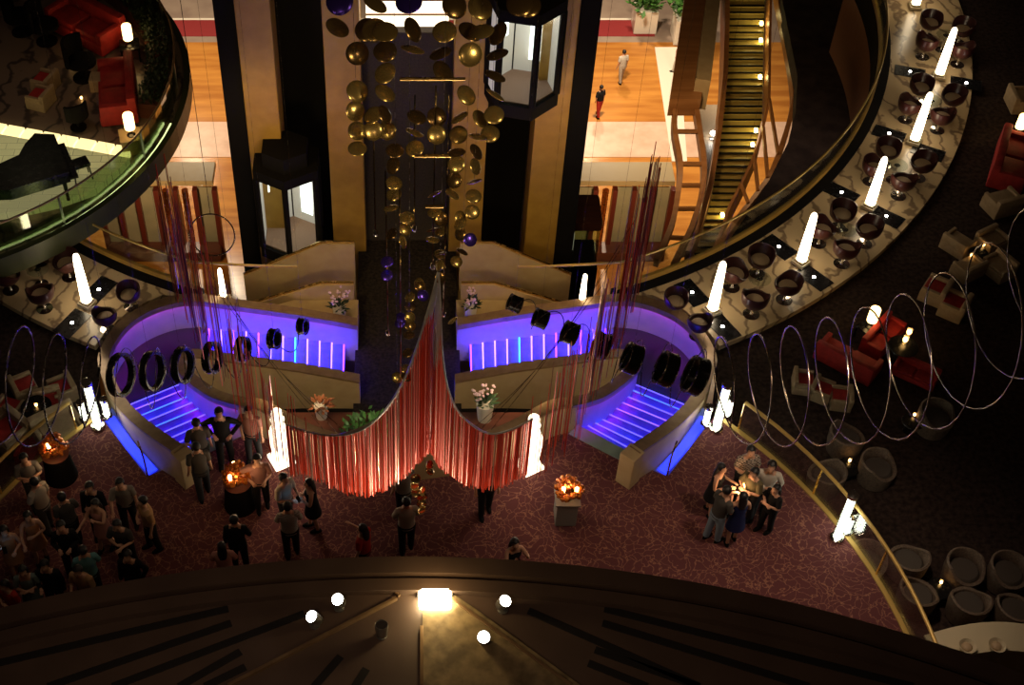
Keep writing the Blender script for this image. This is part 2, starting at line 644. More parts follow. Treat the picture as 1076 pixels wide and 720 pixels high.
def stair(s):
    rs = random.Random(5 + s)
    side = 'right' if s > 0 else 'left'
    t = thing('staircase', 'U-shaped descending staircase lit blue and violet on the %s of the dark corridor' % side, 'staircase')
    m3 = lambda L: [Vector((s * p[0], p[1], p[2])) for p in L]
    # walls
    fp, np_ = smooth_path(m3(far_top), 5), smooth_path(m3(near_top), 5)
    bm = bmesh.new()
    sweep(bm, fp, .16, [min(COZ - .4, p.z - 1.2) for p in fp])
    w1 = link('outer_wall', bm, M_PALE, t, True)
    bm = bmesh.new()
    sweep(bm, np_, .16, [COZ - .4] * len(np_))
    w2 = link('inner_wall', bm, M_PALE, t, True)
    # beige cladding of the faces that look at the carpet
    bm = bmesh.new()
    sweep(bm, fp[42:], .05, [max(-.9, -.9) for p in fp[42:]], side=s * .115)
    link('outer_cladding', bm, M_BEIGE, t, True)
    bm = bmesh.new()
    sweep(bm, np_[:21], .05, [COZ - .4] * 21, side=-s * .115)
    link('inner_cladding', bm, M_BEIGE, t, True)
    bm = bmesh.new()
    sweep(bm, np_[40:], .05, [-.05] * len(np_[40:]), side=s * .115)
    link('front_cladding', bm, M_BEIGE, t, True)
    for nm, pp in (('outer_rim', fp), ('inner_rim', np_)):
        bm = bmesh.new()
        sweep(bm, pp, .27, [p.z - .01 for p in pp], top_extra=.06)
        link(nm, bm, M_RIM, t, True)
    for nm, pp, sd in (('hiding_lip', fp[:54], -s * .13), ('hiding_lip', np_[23:46], s * .13)):  # added lip that hides the violet strip from view
        bm = bmesh.new()
        sweep(bm, pp, .018, [p.z - .10 for p in pp], side=sd)
        link(nm, bm, M_RIM, t, True)
    # violet cove light under the rim, on the stair side
    bm = bmesh.new()
    sweep(bm, [p - Vector((0, 0, .035)) for p in fp[2:52]], .03, [p.z - .06 for p in fp[2:52]], side=-s * .10)
    link('cove_light', bm, M_COVE, t)
    bm = bmesh.new()
    sweep(bm, [p - Vector((0, 0, .035)) for p in np_[24:44]], .03, [p.z - .06 for p in np_[24:44]], side=s * .10)
    link('cove_light', bm, M_COVE, t)
    # post at the foot of the outer wall
    bm = bmesh.new()
    box(bm, (s * 4.57, 17.36, .42), (.36, .36, 1.02), s * -.75, .02)
    link('newel', bm, M_BEIGE, t)
    # pad at the top of the steps
    bm = bmesh.new()
    prism(bm, [(s * 3.45, 18.58), (s * 4.50, 17.86), (s * 4.62, 18.14), (s * 3.62, 18.86)], -.3, .02)
    link('threshold', bm, M_PAD, t)
    # lower flight
    ea = smooth_path([(3.55, 18.84, 0), (4.20, 19.44, 0), (4.92, 20.5, 0), (5.32, 21.62, 0)], 6)
    eb = smooth_path([(4.78, 17.72, 0), (5.58, 18.58, 0), (6.32, 19.70, 0), (6.84, 20.74, 0)], 6)
    n = 11
    for k in range(n):
        f0, f1 = k / n, (k + 1) / n
        z = LDZ * (k + 1) / n
        a0, b0, a1, b1 = along(ea, f0), along(eb, f0), along(ea, f1 * .9999), along(eb, f1 * .9999)
        d = (a1 - a0).normalized() * .03
        if k < n - 1:
            bm = bmesh.new()
            prism(bm, [(s * p.x, p.y) for p in (a0, b0, b1 + d, a1 + d)], z - .5, z)
            link('tread', bm, M_TREAD, t)
            # glowing line added on the tread's front edge, standing in for light spill
            bm = bmesh.new()
            prism(bm, [(s * p.x, p.y) for p in (a1, b1, b1 + d * .9, a1 + d * .9)], z - .01, z + .006)
            link('edge_glow', bm, rs.choice([M_EDGE1, M_EDGE1, M_EDGE2, M_EDGE1, M_EDGE3]), t)
        # hidden strip under the nosing
        bm = bmesh.new()
        zz = z + .085
        prism(bm, [(s * p.x, p.y) for p in (a0 + d * 1.3, b0 + d * 1.3, b0 + d * 1.9, a0 + d * 1.9)], zz, zz + .03)
        link('step_light', bm, rs.choice([M_BLUE, M_BLUE, M_BLUE, M_BLUE, M_CYAN]), t)
    # landing
    bm = bmesh.new()
    lp = [(5.30, 21.60), (6.86, 20.70), (7.02, 21.55), (6.82, 22.35), (6.4, 22.9), (5.78, 23.28), (5.08, 23.4), (5.0, 21.8)]
    prism(bm, [(s * x, y) for x, y in lp], LDZ - .4, LDZ)
    link('landing', bm, M_LAND, t)
    # upper flight in the photograph, going on down to the corridor
    n = 13
    x0, x1 = 5.05, 1.3
    for k in range(n):
        xa, xb = x0 + (x1 - x0) * k / n, x0 + (x1 - x0) * (k + 1) / n
        sk = .18 * (1 - k / n)
        z = LDZ + (COZ + .16 - LDZ) * (k + 1) / n
        if k < n - 1:
            bm = bmesh.new()
            prism(bm, [(s * (xa + .02), 21.9), (s * (xa + .02 + sk), 23.62), (s * (xb + sk), 23.62), (s * xb, 21.9)], z - .5, z)
            link('tread', bm, M_TREAD, t)
        bm = bmesh.new()
        prism(bm, [(s * (xa - .025), 21.98), (s * (xa - .025 + sk), 23.56), (s * (xa + .012 + sk), 23.56), (s * (xa + .012), 21.98)], z + .03, z + .07)
        link('step_light', bm, (M_WLED if k in (2, 4, 6, 7, 9, 10, 11) else (M_CYAN if k in (0, 8) else M_VIOL)) if True else M_BLUE, t)
    # blue side trough with its rail
    tr = thing('light_trough', 'blue-lit glass side trough with a small rail beside the %s staircase' % side, 'light trough')
    bm = bmesh.new()
    prism(bm, [(s * 5.42, 17.45), (s * 6.62, 19.05), (s * 6.50, 19.55), (s * 5.78, 18.42), (s * 5.12, 17.7)], -.5, -.24)
    link('trough_bed', bm, M_TREAD, tr)
    bm = bmesh.new()
    sweep(bm, [(s * 5.36, 17.74, -.20), (s * 5.95, 18.44, -.20), (s * 6.48, 19.2, -.20)], .20, -.24)
    link('light_strip', bm, mat('trough_light', (.1, .1, .9), .4, emit=(.012, .030, 1), es=2.2), tr)
    bm = bmesh.new()
    tube(bm, [(s * 5.42, 17.5, -.4), (s * 5.42, 17.5, .55), (s * 5.6, 17.95, .55)], .02)
    link('rail', bm, M_BRASS, tr, True)


stair(1)
stair(-1)

# corridor between the stairs, with the wall behind it
bm = bmesh.new()
prism(bm, [(-1.32, 18.4), (1.32, 18.4), (1.32, 27.9), (-1.32, 27.9)], COZ - .3, COZ)
struct('floor_corridor', bm, M_CORR)
# space under and between the stairs
bm = bmesh.new()
prism(bm, [(-5.2, 17.7), (5.2, 17.7), (5.2, 21.9), (1.32, 21.9), (1.32, 18.5), (-1.32, 18.5), (-1.32, 21.9), (-5.2, 21.9)], COZ - .5, COZ - .2)
struct('floor_void', bm, M_MATTE)

# ledges with pots and the dark back flights
for s in (1, -1):
    side = 'right' if s > 0 else 'left'
    bm = bmesh.new()
    prism(bm, [(s * 1.25, 23.76), (s * 5.2, 23.76), (s * 4.6, 24.0), (s * 2.9, 24.72), (s * 1.25, 24.72)], -3.3, -2.15)
    struct('trim_5' if s > 0 else 'trim_6', bm, M_BEIGE)
    t = thing('back_stair', 'dark narrow stair between beige walls behind the %s flower ledge' % side, 'staircase')
    for nm, Y, za, zb in (('parapet', 24.82, -1.65, -2.5), ('parapet', 25.95, -1.3, -2.45)):
        bm = bmesh.new()
        sweep(bm, [(s * 1.36, Y, za), (s * 2.2, Y, za), (s * 4.3, Y, zb)], .14, -5.2)
        p = link(nm, bm, M_BEIGE, t)
        bm = bmesh.new()
        tube(bm, [(s * 1.36, Y, za + .03), (s * 2.2, Y, za + .03), (s * 4.3, Y, zb + .03)], .035)
        link('handrail', bm, M_BRASS, p, True)
    for k in range(9):
        bm = bmesh.new()
        xa = 2.0 + k * .26
        prism(bm, [(s * xa, 24.88), (s * (xa + .02), 25.9), (s * (xa + .28), 25.9), (s * (xa + .26), 24.88)], -5, COZ - .13 * k)
        link('tread', bm, M_CORR, t)
        bm = bmesh.new()
        box(bm, (s * (xa + .262), 25.39, COZ - .13 * k - .012), (.022, 1.0, .026))
        link('nosing', bm, M_RIM, t)

# ------------------------------------------------------------------ elevator core
CY0 = 27.2
zt, zb_ = 14.0, -17.0
cx = lambda px: Q(px, 0, CY0).x
for i, (a, b) in enumerate(((245, 283), (337, 377), (479, 519), (573, 611))):
    bm = bmesh.new()
    box(bm, ((cx(a) + cx(b)) / 2, CY0 + .5, (zt + zb_) / 2), (cx(b) - cx(a), 1.0, zt - zb_), 0, .03)
    o = struct('wall_core_%d' % (i + 1), bm, M_GOLD)
for i, (a, b) in enumerate(((222, 245), (611, 634))):
    bm = bmesh.new()
    box(bm, ((cx(a) + cx(b)) / 2, CY0 + .7, (zt + zb_) / 2), (cx(b) - cx(a), 1.2, zt - zb_))
    struct('wall_side_%d' % (i + 1), bm, M_MATTE)
for i, (a, b) in enumerate(((283, 337), (519, 573))):
    bm = bmesh.new()
    box(bm, ((cx(a) + cx(b)) / 2, CY0 + 2.2, (zt + zb_) / 2), (cx(b) - cx(a) + .3, .2, zt - zb_))
    struct('wall_shaft_%d' % (i + 1), bm, M_MATTE)
zwin = Q(428, 46, CY0).z
bm = bmesh.new()
box(bm, (0, CY0 + .6, (zwin + COZ) / 2), (cx(479) - cx(377), .3, zwin - COZ))
struct('wall_back', bm, mat('dark_weave', (.020, .015, .013), .8, c2=(.045, .032, .025), scale=20))
t = thing('light_wall', 'bright warm backlit panel above the dark wall between the gold columns', 'light panel', (0, CY0 + .75, zwin))
ztop = Q(428, -6, CY0).z
bm = bmesh.new()
box(bm, (0, 0, (ztop - zwin) / 2), (cx(472) - cx(382), .1, ztop - zwin))
link('panel', bm, M_LIGHTP, t)
for k, zz in enumerate((.35, .75, 1.15)):
    bm = bmesh.new()
    box(bm, (0, -.07, zz), (cx(472) - cx(382), .05, .035))
    link('batten', bm, M_RIM, t)
bm = bmesh.new()
box(bm, (0, CY0 + .8, 10), (cx(479) - cx(377), .3, 20 - 2 * ztop + 2 * 0 + .01 if False else 2))
bm.free()
bm = bmesh.new()
box(bm, (0, CY0 + .6, (zt + ztop) / 2), (cx(479) - cx(377), .3, zt - ztop))
struct('wall_upper', bm, M_MATTE)


def cabin(px, py, label, rot):
    c = Q(px, py, CY0 - .25)
    t = thing('elevator_cabin', label, 'elevator', c, rot)
    R, h = .86, 2.3
    hx = [(R * math.cos(math.radians(-90 + 60 * i)), R * .95 * math.sin(math.radians(-90 + 60 * i))) for i in range(6)]
    for nm, z0, z1, rr in (('floor_tray', -h / 2 - .35, -h / 2, 1.06), ('roof', h / 2, h / 2 + .3, 1.08)):
        bm = bmesh.new()
        prism(bm, [(x * rr, y * rr) for x, y in hx], z0, z1)
        if nm == 'roof':
            prism(bm, [(x * .75, y * .75) for x, y in hx], z1, z1 + .45)
        link(nm, bm, M_MATTE, t)
    for i in range(6):
        bm = bmesh.new()
        x, y = hx[i]
        tube(bm, [(x, y, -h / 2), (x, y, h / 2)], .085, 6)
        link('mullion', bm, M_MATTE, t)
    for i in (5, 0):
        a, b = Vector((*hx[i], 0)), Vector((*hx[(i + 1) % 6], 0))
        bm = bmesh.new()
        sweep(bm, [(a.x, a.y, h / 2), (b.x, b.y, h / 2)], .015, -h / 2)
        link('window_pane', bm, M_GLASS, t)
    for i in (1, 2, 3, 4):
        a, b = Vector((*hx[i], 0)) * .95, Vector((*hx[(i + 1) % 6], 0)) * .95
        bm = bmesh.new()
        sweep(bm, [(a.x, a.y, h / 2), (b.x, b.y, h / 2)], .04, -h / 2)
        link('back_panel', bm, M_DIMP, t)
    bm = bmesh.new()
    box(bm, (.42, .32, .1), (.34, .03, 1.5), math.radians(-30))
    link('light_panel', bm, M_COOLP, t)
    bm = bmesh.new()
    box(bm, (-.42, .32, .45), (.3, .03, .6), math.radians(30))
    link('light_panel', bm, M_COOLP, t)
    bm = bmesh.new()
    prism(bm, [(x * .9, y * .9) for x, y in hx], -h / 2, -h / 2 + .03)
    link('cabin_floor', bm, mat('cabin_carpet', (.35, .22, .16), .7), t)
    lamp('cabin_light', c + Vector((0, 0, h / 2 - .3)), 16, (1, .93, .85), .15).parent = None


cabin(304, 213, 'dark hexagonal glass elevator cabin low in the shaft beside the left gold columns', 0)
cabin(551, 50, 'dark hexagonal glass elevator cabin high in the shaft at the right of the hanging discs', .25)

# ------------------------------------------------------------------ lobby far below
LB = -17.0


def lobby_quad(name, y0, y1, x0, x1, m, z=0.0):
    Y0, Y1 = P(428, y0, LB).y, P(428, y1, LB).y
    bm = bmesh.new()
    box(bm, ((x0 + x1) / 2, (Y0 + Y1) / 2, LB - .1 + z), (x1 - x0, abs(Y1 - Y0), .2))
    return struct(name, bm, m)


lobby_quad('floor_lobby', 520, 44, -34, 34, M_LOBBY, -.02)
lobby_quad('floor_lobby_grey', 44, -60, -34, 34, M_GREY, -.02)
lobby_quad('trim_7', 165, 128, -34, 34, M_PINK, .0)
lobby_quad('trim_8', 38, 21, -34, 12.3, M_REDC, .0)
lobby_quad('trim_9', 21, 19, -34, 12.3, M_WHITE, .0)
pl = [P(688, 50, LB), P(713, 50, LB), P(722, 170, LB), P(706, 170, LB)]
bm = bmesh.new()
prism(bm, [(p.x, p.y) for p in pl], LB - .1, LB + .03)
struct('trim_10', bm, M_WHITE)


def fin_screen(xa, xb, side):
    Y = 42.2
    x0, x1 = Q(xa, 190, Y).x, Q(xb, 190, Y).x
    ztp = Q(428, 190, Y).z
    t = thing('fin_screen', 'cream-topped screen wall with maroon fins in the lobby %s the elevator columns' % side, 'screen wall', ((x0 + x1) / 2, Y, LB))
    wd, hh = x1 - x0, ztp - LB
    bm = bmesh.new()
    box(bm, (0, .45, hh - .02), (wd, 1.2, .25), 0, .03)
    link('top_beam', bm, mat('cream_beam', (.40, .30, .16), .5), t)
    n = 6 if side == 'left of' else 5
    for i in range(n):
        xx = -wd / 2 + wd * (i + .5) / n
        if i in (n - 2, n - 3) and side == 'left of' or i == 1 and side != 'left of':
            bm = bmesh.new()
            lathe(bm, [(.13, 0), (.13, hh - .4)], (xx, -.1, 0), 16)
            link('copper_pipe', bm, M_COPPER, t, True)
        else:
            bm = bmesh.new()
            box(bm, (xx, .1, (hh - .4) / 2), (wd / n * .78, .08, hh - .4))
            link('infill_panel', bm, M_PANEL, t)
    for i in range(n + 1):
        bm = bmesh.new()
        box(bm, (-wd / 2 + wd * i / n, 0, (hh - .4) / 2), (wd / n * .26, .32, hh - .4), 0, .02)
        link('fin', bm, M_FIN, t)
    bm = bmesh.new()
    box(bm, (0, -.3, .25), (wd, .7, .5), 0, .03)
    link('plinth', bm, M_DWOOD, t)


fin_screen(100, 224, 'left of')
fin_screen(607, 709, 'right of')

# brown-roofed glazed kiosk beside the right column and a round one beside the left column
t = thing('glazed_kiosk', 'small glazed kiosk with a brown roof beside the rightmost gold column', 'kiosk', Q(600, 268, 31.0))
bm = bmesh.new()
box(bm, (0, 0, 1.75), (1.5, 1.3, .4), 0, .12)
link('roof', bm, M_DWOOD, t, True)
bm = bmesh.new()
box(bm, (0, 0, .8), (1.4, 1.2, 1.5), 0, .02)
link('glazing', bm, M_GGLASS, t)
bm = bmesh.new()
box(bm, (-.2, .2, .5), (.5, .3, .7), 0, .02)
link('display', bm, M_DIMP, t)
bm = bmesh.new()
box(bm, (0, 0, -3), (1.5, 1.3, 6.1))
link('shaft', bm, M_MATTE, t)

# ------------------------------------------------------------------ curved stair to the lobby, right
t = thing('curved_staircase', 'curved golden-lit staircase with timber guards dropping to the lobby inside the ring', 'staircase')
Lp = [(764, -14), (764, 39), (762, 97), (756, 155), (747, 210), (735, 255), (722, 285)]
Rp = [(804, -14), (802, 58), (801, 124), (791, 167), (778, 198), (758, 237), (744, 268)]
zs = [-5.6, -6.2, -6.9, -7.6, -8.2, -8.7, -9.0]
def lerp_rows(L, y):
    for (xa, ya), (xb, yb) in zip(L, L[1:]):
        if y <= yb:
            return xa + (xb - xa) * (y - ya) / (yb - ya)
    return L[-1][0]


NS = 42
rows = [-14 + 296 * k / NS for k in range(NS + 1)]
rz = [-5.6 - 3.4 * k / NS for k in range(NS + 1)]
L3 = [P(lerp_rows(Lp, y), y, z) for y, z in zip(rows, rz)]
R3 = [P(max(lerp_rows(Rp, y), lerp_rows(Lp, y) + 18), y, z) for y, z in zip(rows, rz)]
for k in range(NS):
    a0, b0 = along(L3, k / NS), along(R3, k / NS)
    a1, b1 = along(L3, (k + 1) / NS), along(R3, (k + 1) / NS)
    z = (a0.z + a1.z) / 2
    bm = bmesh.new()
    prism(bm, [(p.x, p.y) for p in (a0, b0, b1, a1)], z - .5, z)
    link('tread', bm, M_GSTEP, t)
    if True:
        bm = bmesh.new()
        c = a1.lerp(b1, .5)
        d = (b1 - a1)
        box(bm, (c.x, c.y, z + .006), (d.length * .98, .09, .025), math.atan2(d.y, d.x))
        link('nosing', bm, M_MATTE, t)
for k, fr in enumerate((.14, .20, .33, .52, .57, .82)):
    c = along(R3, fr) - Vector((.12, 0, -.12))
    bm = bmesh.new()
    box(bm, c, (.10, .14, .10))
    link('step_light', bm, M_STEPL, t)
    lamp('stair_light', c + Vector((-.25, -.05, .40)), 7, (1, .8, .3), .1)
inr = [p + Vector((.10, 0, .75)) for p in R3]
bm = bmesh.new()
sweep(bm, inr, .09, [p.z - 1.1 for p in inr])
link('inner_guard', bm, M_WOOD, t, True)
outr = smooth_path([P(x, y, z + 1.0) for (x, y), z in zip([(817, -14), (834, 78), (832, 117), (813, 175), (796, 202), (778, 225), (752, 262)], zs)], 8)
bm = bmesh.new()
sweep(bm, outr, .16, [p.z - .5 for p in outr])
link('outer_rail', bm, M_WOOD, t, True)
inl = [p + Vector((-.12, 0, .8)) for p in L3]
bm = bmesh.new()
sweep(bm, inl, .16, [p.z - 1.1 for p in inl])
link('left_guard', bm, M_WOOD, t, True)
for fr in (.46, .56, .66, .76):
    a, b = along(inr, fr), along(outr, fr)
    bm = bmesh.new()
    tube(bm, [a, b], .07, 6)
    link('rung', bm, M_WOOD, t)
# left truss
ltr = smooth_path([P(x, y, z) for (x, y), z in zip([(712, 96), (709, 132), (715, 170), (713, 200), (706, 235), (690, 272)], (-5.5, -5.9, -6.3, -6.7, -7, -7.3))], 6)
rtr = smooth_path([P(x, y, z) for (x, y), z in zip([(729, 92), (735, 132), (740, 170), (738, 200), (728, 235), (708, 276)], (-5.5, -5.9, -6.3, -6.7, -7, -7.3))], 6)
tt = thing('timber_truss', 'curved ladder-like timber truss left of the golden staircase', 'truss')
for nm, pth in (('rail', ltr), ('rail', rtr)):
    bm = bmesh.new()
    sweep(bm, pth, .17, [p.z - .35 for p in pth])
    link(nm, bm, M_WOOD, tt, True)
for fr in (.04, .22, .40, .55, .70, .86):
    a, b = along(ltr, fr), along(rtr, fr)
    bm = bmesh.new()
    tube(bm, [a - Vector((0, 0, .1)), b - Vector((0, 0, .1))], .085, 6)
    link('rung', bm, M_WOOD, tt)
# big sloping beam and wood wall at the stair's left
t = thing('timber_beam', 'long pale timber beam box leaning along the left guard of the golden staircase', 'beam')
bm = bmesh.new()
a, b = P(752, -20, -4.8), P(739, 84, -4.8)
d = (b - a)
box(bm, (a + b) / 2 - Vector((0, 0, .6)), (.50, d.length, 1.2), math.atan2(d.y, d.x) + PI / 2, .02)
link('box_beam', bm, M_BEIGE, t)
bm = bmesh.new()
pl = [P(x, y, -5.3) for x, y in ((722, -20), (756, -20), (742, 60), (737, 104), (704, 104), (712, 50))]
prism(bm, [(p.x, p.y) for p in pl], -6.0, -5.3)
link('side_board', bm, M_WOOD, t)
# terrazzo landing under the stair and the dark pit floor
bm = bmesh.new()
pl = [P(x, y, -10) for x, y in ((733, 110), (760, 110), (752, 200), (735, 260), (715, 265), (740, 190))]
prism(bm, [(p.x, p.y) for p in pl], -10.3, -10)
struct('floor_terrazzo', bm, mat('terrazzo', (.42, .31, .20), .4, c2=(.25, .17, .10), scale=25))
t = thing('sparkle_lamp', 'small bright lamp on the terrazzo between truss and golden staircase', 'lamp', P(748, 146, -10) + Vector((0, 0, .0)))
bm = bmesh.new()
lathe(bm, [(.10, 0), (.10, .04), (.03, .06), (.03, .2)], n=12)
link('lamp_base', bm, M_STEEL, t, True)
bm = bmesh.new()
blob(bm, (0, 0, .27), .10)
link('bulb', bm, M_SPOT, t, True)
bm = bmesh.new()
pl = [rg(math.radians(95 - i * 3), RI + .05) for i in range(24)]
prism(bm, [(p.x, p.y) for p in pl] + [tuple(P(x, y, -4.4)[:2]) for x, y in ((716, 300), (757, 266), (785, 225), (808, 190), (828, 150), (836, 118), (838, 80), (828, 30), (818, -20), (940, -30))], -5.0, -4.4)
struct('floor_pit', bm, M_PITF)

# ------------------------------------------------------------------ marble ring: chairs, tables, lamps, insets
def make_tub():
    t = thing('tub_chair', '-', 'chair')
    bm = bmesh.new()
    pr = [(.12, .34), (.24, .36), (.31, .46), (.335, .60), (.335, .74), (.31, .75), (.29, .70), (.275, .50), (.22, .43), (.05, .42)]
    lathe(bm, pr, n=26)
    for v in bm.verts:     # the shell dips at the front
        if v.co.z > .5 and v.co.y > .05:
            v.co.z -= .20 * min(1, (v.co.y - .05) / .2) * (v.co.z - .5) / .25
    link('shell', bm, M_MAROON, t, True)
    bm = bmesh.new()
    lathe(bm, [(.02, .43), (.20, .43), (.235, .46), (.215, .50), (.02, .515)], n=22)
    link('seat_cushion', bm, M_SEAT, t, True)
    bm = bmesh.new()
    lathe(bm, [(.20, 0), (.20, .015), (.05, .035), (.03, .08), (.03, .35)], n=20)
    link('pedestal', bm, M_CHROME, t, True)
    return t


def make_cocktail():
    t = thing('cocktail_table', '-', 'table')
    bm = bmesh.new()
    lathe(bm, [(.02, .52), (.27, .52), (.275, .53), (.27, .54), (.02, .54)], n=26)
    link('glass_top', bm, M_GLASS, t, True)
    bm = bmesh.new()
    lathe(bm, [(.17, 0), (.17, .015), (.03, .04), (.025, .5), (.08, .52)], n=18)
    link('pedestal', bm, M_CHROME, t, True)
    return t


def make_cone_lamp():
    t = thing('cone_lamp', '-', 'lamp')
    bm = bmesh.new()
    box(bm, (0, 0, .05), (.34, .34, .10), 0, .015)
    box(bm, (0, 0, .13), (.26, .26, .06), 0, .01)
    link('plinth', bm, M_CREAM, t)
    bm = bmesh.new()
    lathe(bm, [(.125, .16), (.122, .5), (.105, 1.0), (.085, 1.5), (.075, 1.60), (.05, 1.655), (.0, 1.67)], n=20)
    link('shade', bm, M_LAMP, t, True)
    return t


TUB, COCK, CONE = Kind(make_tub), Kind(make_cocktail), Kind(make_cone_lamp)
bays = [('topmost right marble bay', [(979, 20), (1013, 27), (975, 42), (1012, 50)]),
        ('second right marble bay from the top', [(969, 88), (1003, 99), (957, 108), (991, 119)]),
        ('third right marble bay from the top', [(934, 155), (971, 169), (920, 173), (950, 188)]),
        ('fourth right marble bay from the top', [(886, 221), (914, 238), (865, 238), (890, 259)]),
        ('fifth right marble bay from the top', [(800, 269), (829, 297), (773, 284), (794, 312)]),
        ('small marble corner touching the right staircase', [(711, 311), (736, 335)]),
        ('left marble bay beside the cone lamp', [(38, 257), (69, 273), (6, 287), (42, 306)]),
        ('small marble corner touching the left staircase', [(134, 304), (109, 328)])]
posn = ['far left', 'far right', 'near left', 'near right']
for nm, pts in bays:
    w3 = [P(x, y, RZ + .6) for x, y in pts]
    c = sum(w3, Vector()) / len(w3)
    order = posn
    if nm.startswith('left marble'):
        order = ['far', 'right', 'left', 'near']
    for p, q in zip(w3, order):
        d = (c - p)
        if len(w3) == 2:
            d = rg(math.atan2(p.x, RC.y - p.y), RO - .6) - p
        lab = 'maroon tub chair at the %s of the %s' % (q, nm)
        if len(w3) == 2:
            lab = 'maroon tub chair on the %s, %s' % (nm, 'further from the carpet' if p.y > c.y else 'nearer the carpet')
        TUB.put((p.x, p.y, RZ), math.atan2(d.y, d.x) - PI / 2, lab, 'maroon tub chairs on the marble ring', .88 if len(w3) == 2 else None)
    if len(w3) == 4:
        COCK.put((c.x, c.y, RZ), 0, 'small round glass table in the %s' % nm, 'glass tables on the marble ring')
cones = [(986, 81, RZ, 'tall glowing cone lamp topmost on the right marble ring'),
         (960, 150, RZ, 'tall glowing cone lamp second from the top on the right marble ring'),
         (913, 218, RZ, 'tall glowing cone lamp third from the top on the right marble ring'),
         (841, 277, RZ, 'tall glowing cone lamp fourth from the top on the right marble ring'),
         (748, 328, RZ, 'tall glowing cone lamp on the right ring nearest the right staircase'),
         (92, 320, RZ, 'tall glowing cone lamp on the left marble ring'),
         (235, 314, -1.25, 'glowing cone lamp behind the violet wall of the left staircase'),
         (611, 320, -1.25, 'glowing cone lamp behind the violet wall of the right staircase'),
         (961, 8, RZ, 'glowing cone lamp cut by the top edge beside the ring railing')]
for i, (x, y, z, lab) in enumerate(cones):
    p = P(x, y, z)
    CONE.put((p.x, p.y, p.z), math.atan2(p.x, RC.y - p.y), lab, 'glowing cone lamps on the marble ring', .62 if z < -1 else None)
    if z < -1:
        bm = bmesh.new()
        box(bm, (0, 0, -.55), (.34, .34, 1.1), 0, .02)
        o = link('lamp_pedestal', bm, M_BEIGE, None, loc=p - Vector((0, 0, .0)))
        tag(o, 'square beige pedestal under the cone lamp behind the %s staircase' % ('left' if x < 428 else 'right'), 'pedestal')
# black insets with downlights, one pair on each side of a lamp
ins = [(818, 260, 855, 292, 'fourth'), (727, 308, 759, 344, 'lowest'), (884, 203, 931, 228, 'third'), (934, 141, 975, 160, 'second'), (956, 76, 1015, 88, 'topmost'), (104, 305, 76, 340, 'left ring')]
for x1, y1, x2, y2, nm in ins:
    for k, (x, y) in enumerate(((x1, y1), (x2, y2))):
        p = P(x, y, RZ)
        a = math.atan2(p.x, RC.y - p.y)
        where = ('inner' if k == 0 else 'outer') + ' black floor inset of the ' + (nm if 'ring' in nm else nm + ' right') + ' cone lamp'
        t = thing('floor_inset', where + ' on the marble', 'floor inset', (p.x, p.y, RZ + .002), a, 'black floor insets of the marble ring')
        bm = bmesh.new()
        box(bm, (0, 0, .006), (.50, .86, .012), 0, .003)
        link('plate', bm, M_BLACK, t)
        bm = bmesh.new()
        lathe(bm, [(.05, .012), (.05, .03), (.035, .03)], n=14)
        link('ring_collar', bm, M_CHROME, t, True)
        bm = bmesh.new()
        blob(bm, (0, 0, .03), .042, 2, 0, (1, 1, .5))
        link('lens', bm, M_SPOT, t, True)

# ------------------------------------------------------------------ lounges
def make_sofa(w=2.0, d=.9):
    def f():
        t = thing('red_sofa', '-', 'sofa')
        bm = bmesh.new()
        box(bm, (0, 0, .2), (w, d, .30), 0, .04)
        link('base', bm, M_RED, t, True)
        bm = bmesh.new()
        box(bm, (0, d / 2 - .11, .52), (w, .22, .55), 0, .06)
        link('backrest', bm, M_RED, t, True)
        for s in (-1, 1):
            bm = bmesh.new()
            box(bm, (s * (w / 2 - .09), -.05, .42), (.18, d - .15, .38), 0, .05)
            link('arm', bm, M_RED, t, True)
            bm = bmesh.new()
            box(bm, (s * (w / 4 - .05), -.08, .41), (w / 2 - .2, d - .3, .14), 0, .04)
            link('cushion', bm, M_RED, t, True)
        for a in (-1, 1):
            for b in (-1, 1):
                bm = bmesh.new()
                box(bm, (a * (w / 2 - .1), b * (d / 2 - .1), .03), (.06, .06, .06))
                link('foot', bm, M_BLACK, t)
        return t
    return f


def make_cube(w=.85, red=True):
    def f():
        t = thing('box_chair', '-', 'chair')
        bm = bmesh.new()
        box(bm, (0, 0, .2), (w, .75, .38), 0, .03)
        link('base', bm, M_BSEAT, t, True)
        bm = bmesh.new()
        box(bm, (0, .31, .5), (w, .16, .38), 0, .04)
        link('backrest', bm, M_BSEAT, t, True)
        for s in (-1, 1):
            bm = bmesh.new()
            box(bm, (s * (w / 2 - .06), 0, .46), (.12, .70, .2), 0, .03)
            link('arm', bm, M_BSEAT, t, True)
        bm = bmesh.new()
        box(bm, (0, -.04, .43), (w - .28, .58, .10), 0, .035)
        link('cushion', bm, M_RED if red else M_BSEAT, t, True)
        return t
    return f


def make_round():
    t = thing('round_armchair', '-', 'chair')
    bm = bmesh.new()
    lathe(bm, [(.30, .0), (.36, .05), (.40, .35), (.41, .68), (.37, .70), (.34, .66), (.32, .40), (.05, .38)], n=26)
    for v in bm.verts:
        if v.co.z > .42 and v.co.y < 0:
            v.co.z -= .24 * min(1, -v.co.y / .3) * (v.co.z - .42) / .28
    link('shell', bm, M_RATTAN, t, True)
    bm = bmesh.new()
    lathe(bm, [(.02, .38), (.28, .38), (.31, .43), (.27, .48), (.02, .495)], n=22)
    link('cushion', bm, mat('grey_brown_cushion', (.07, .055, .045), .9), t, True)
    return t


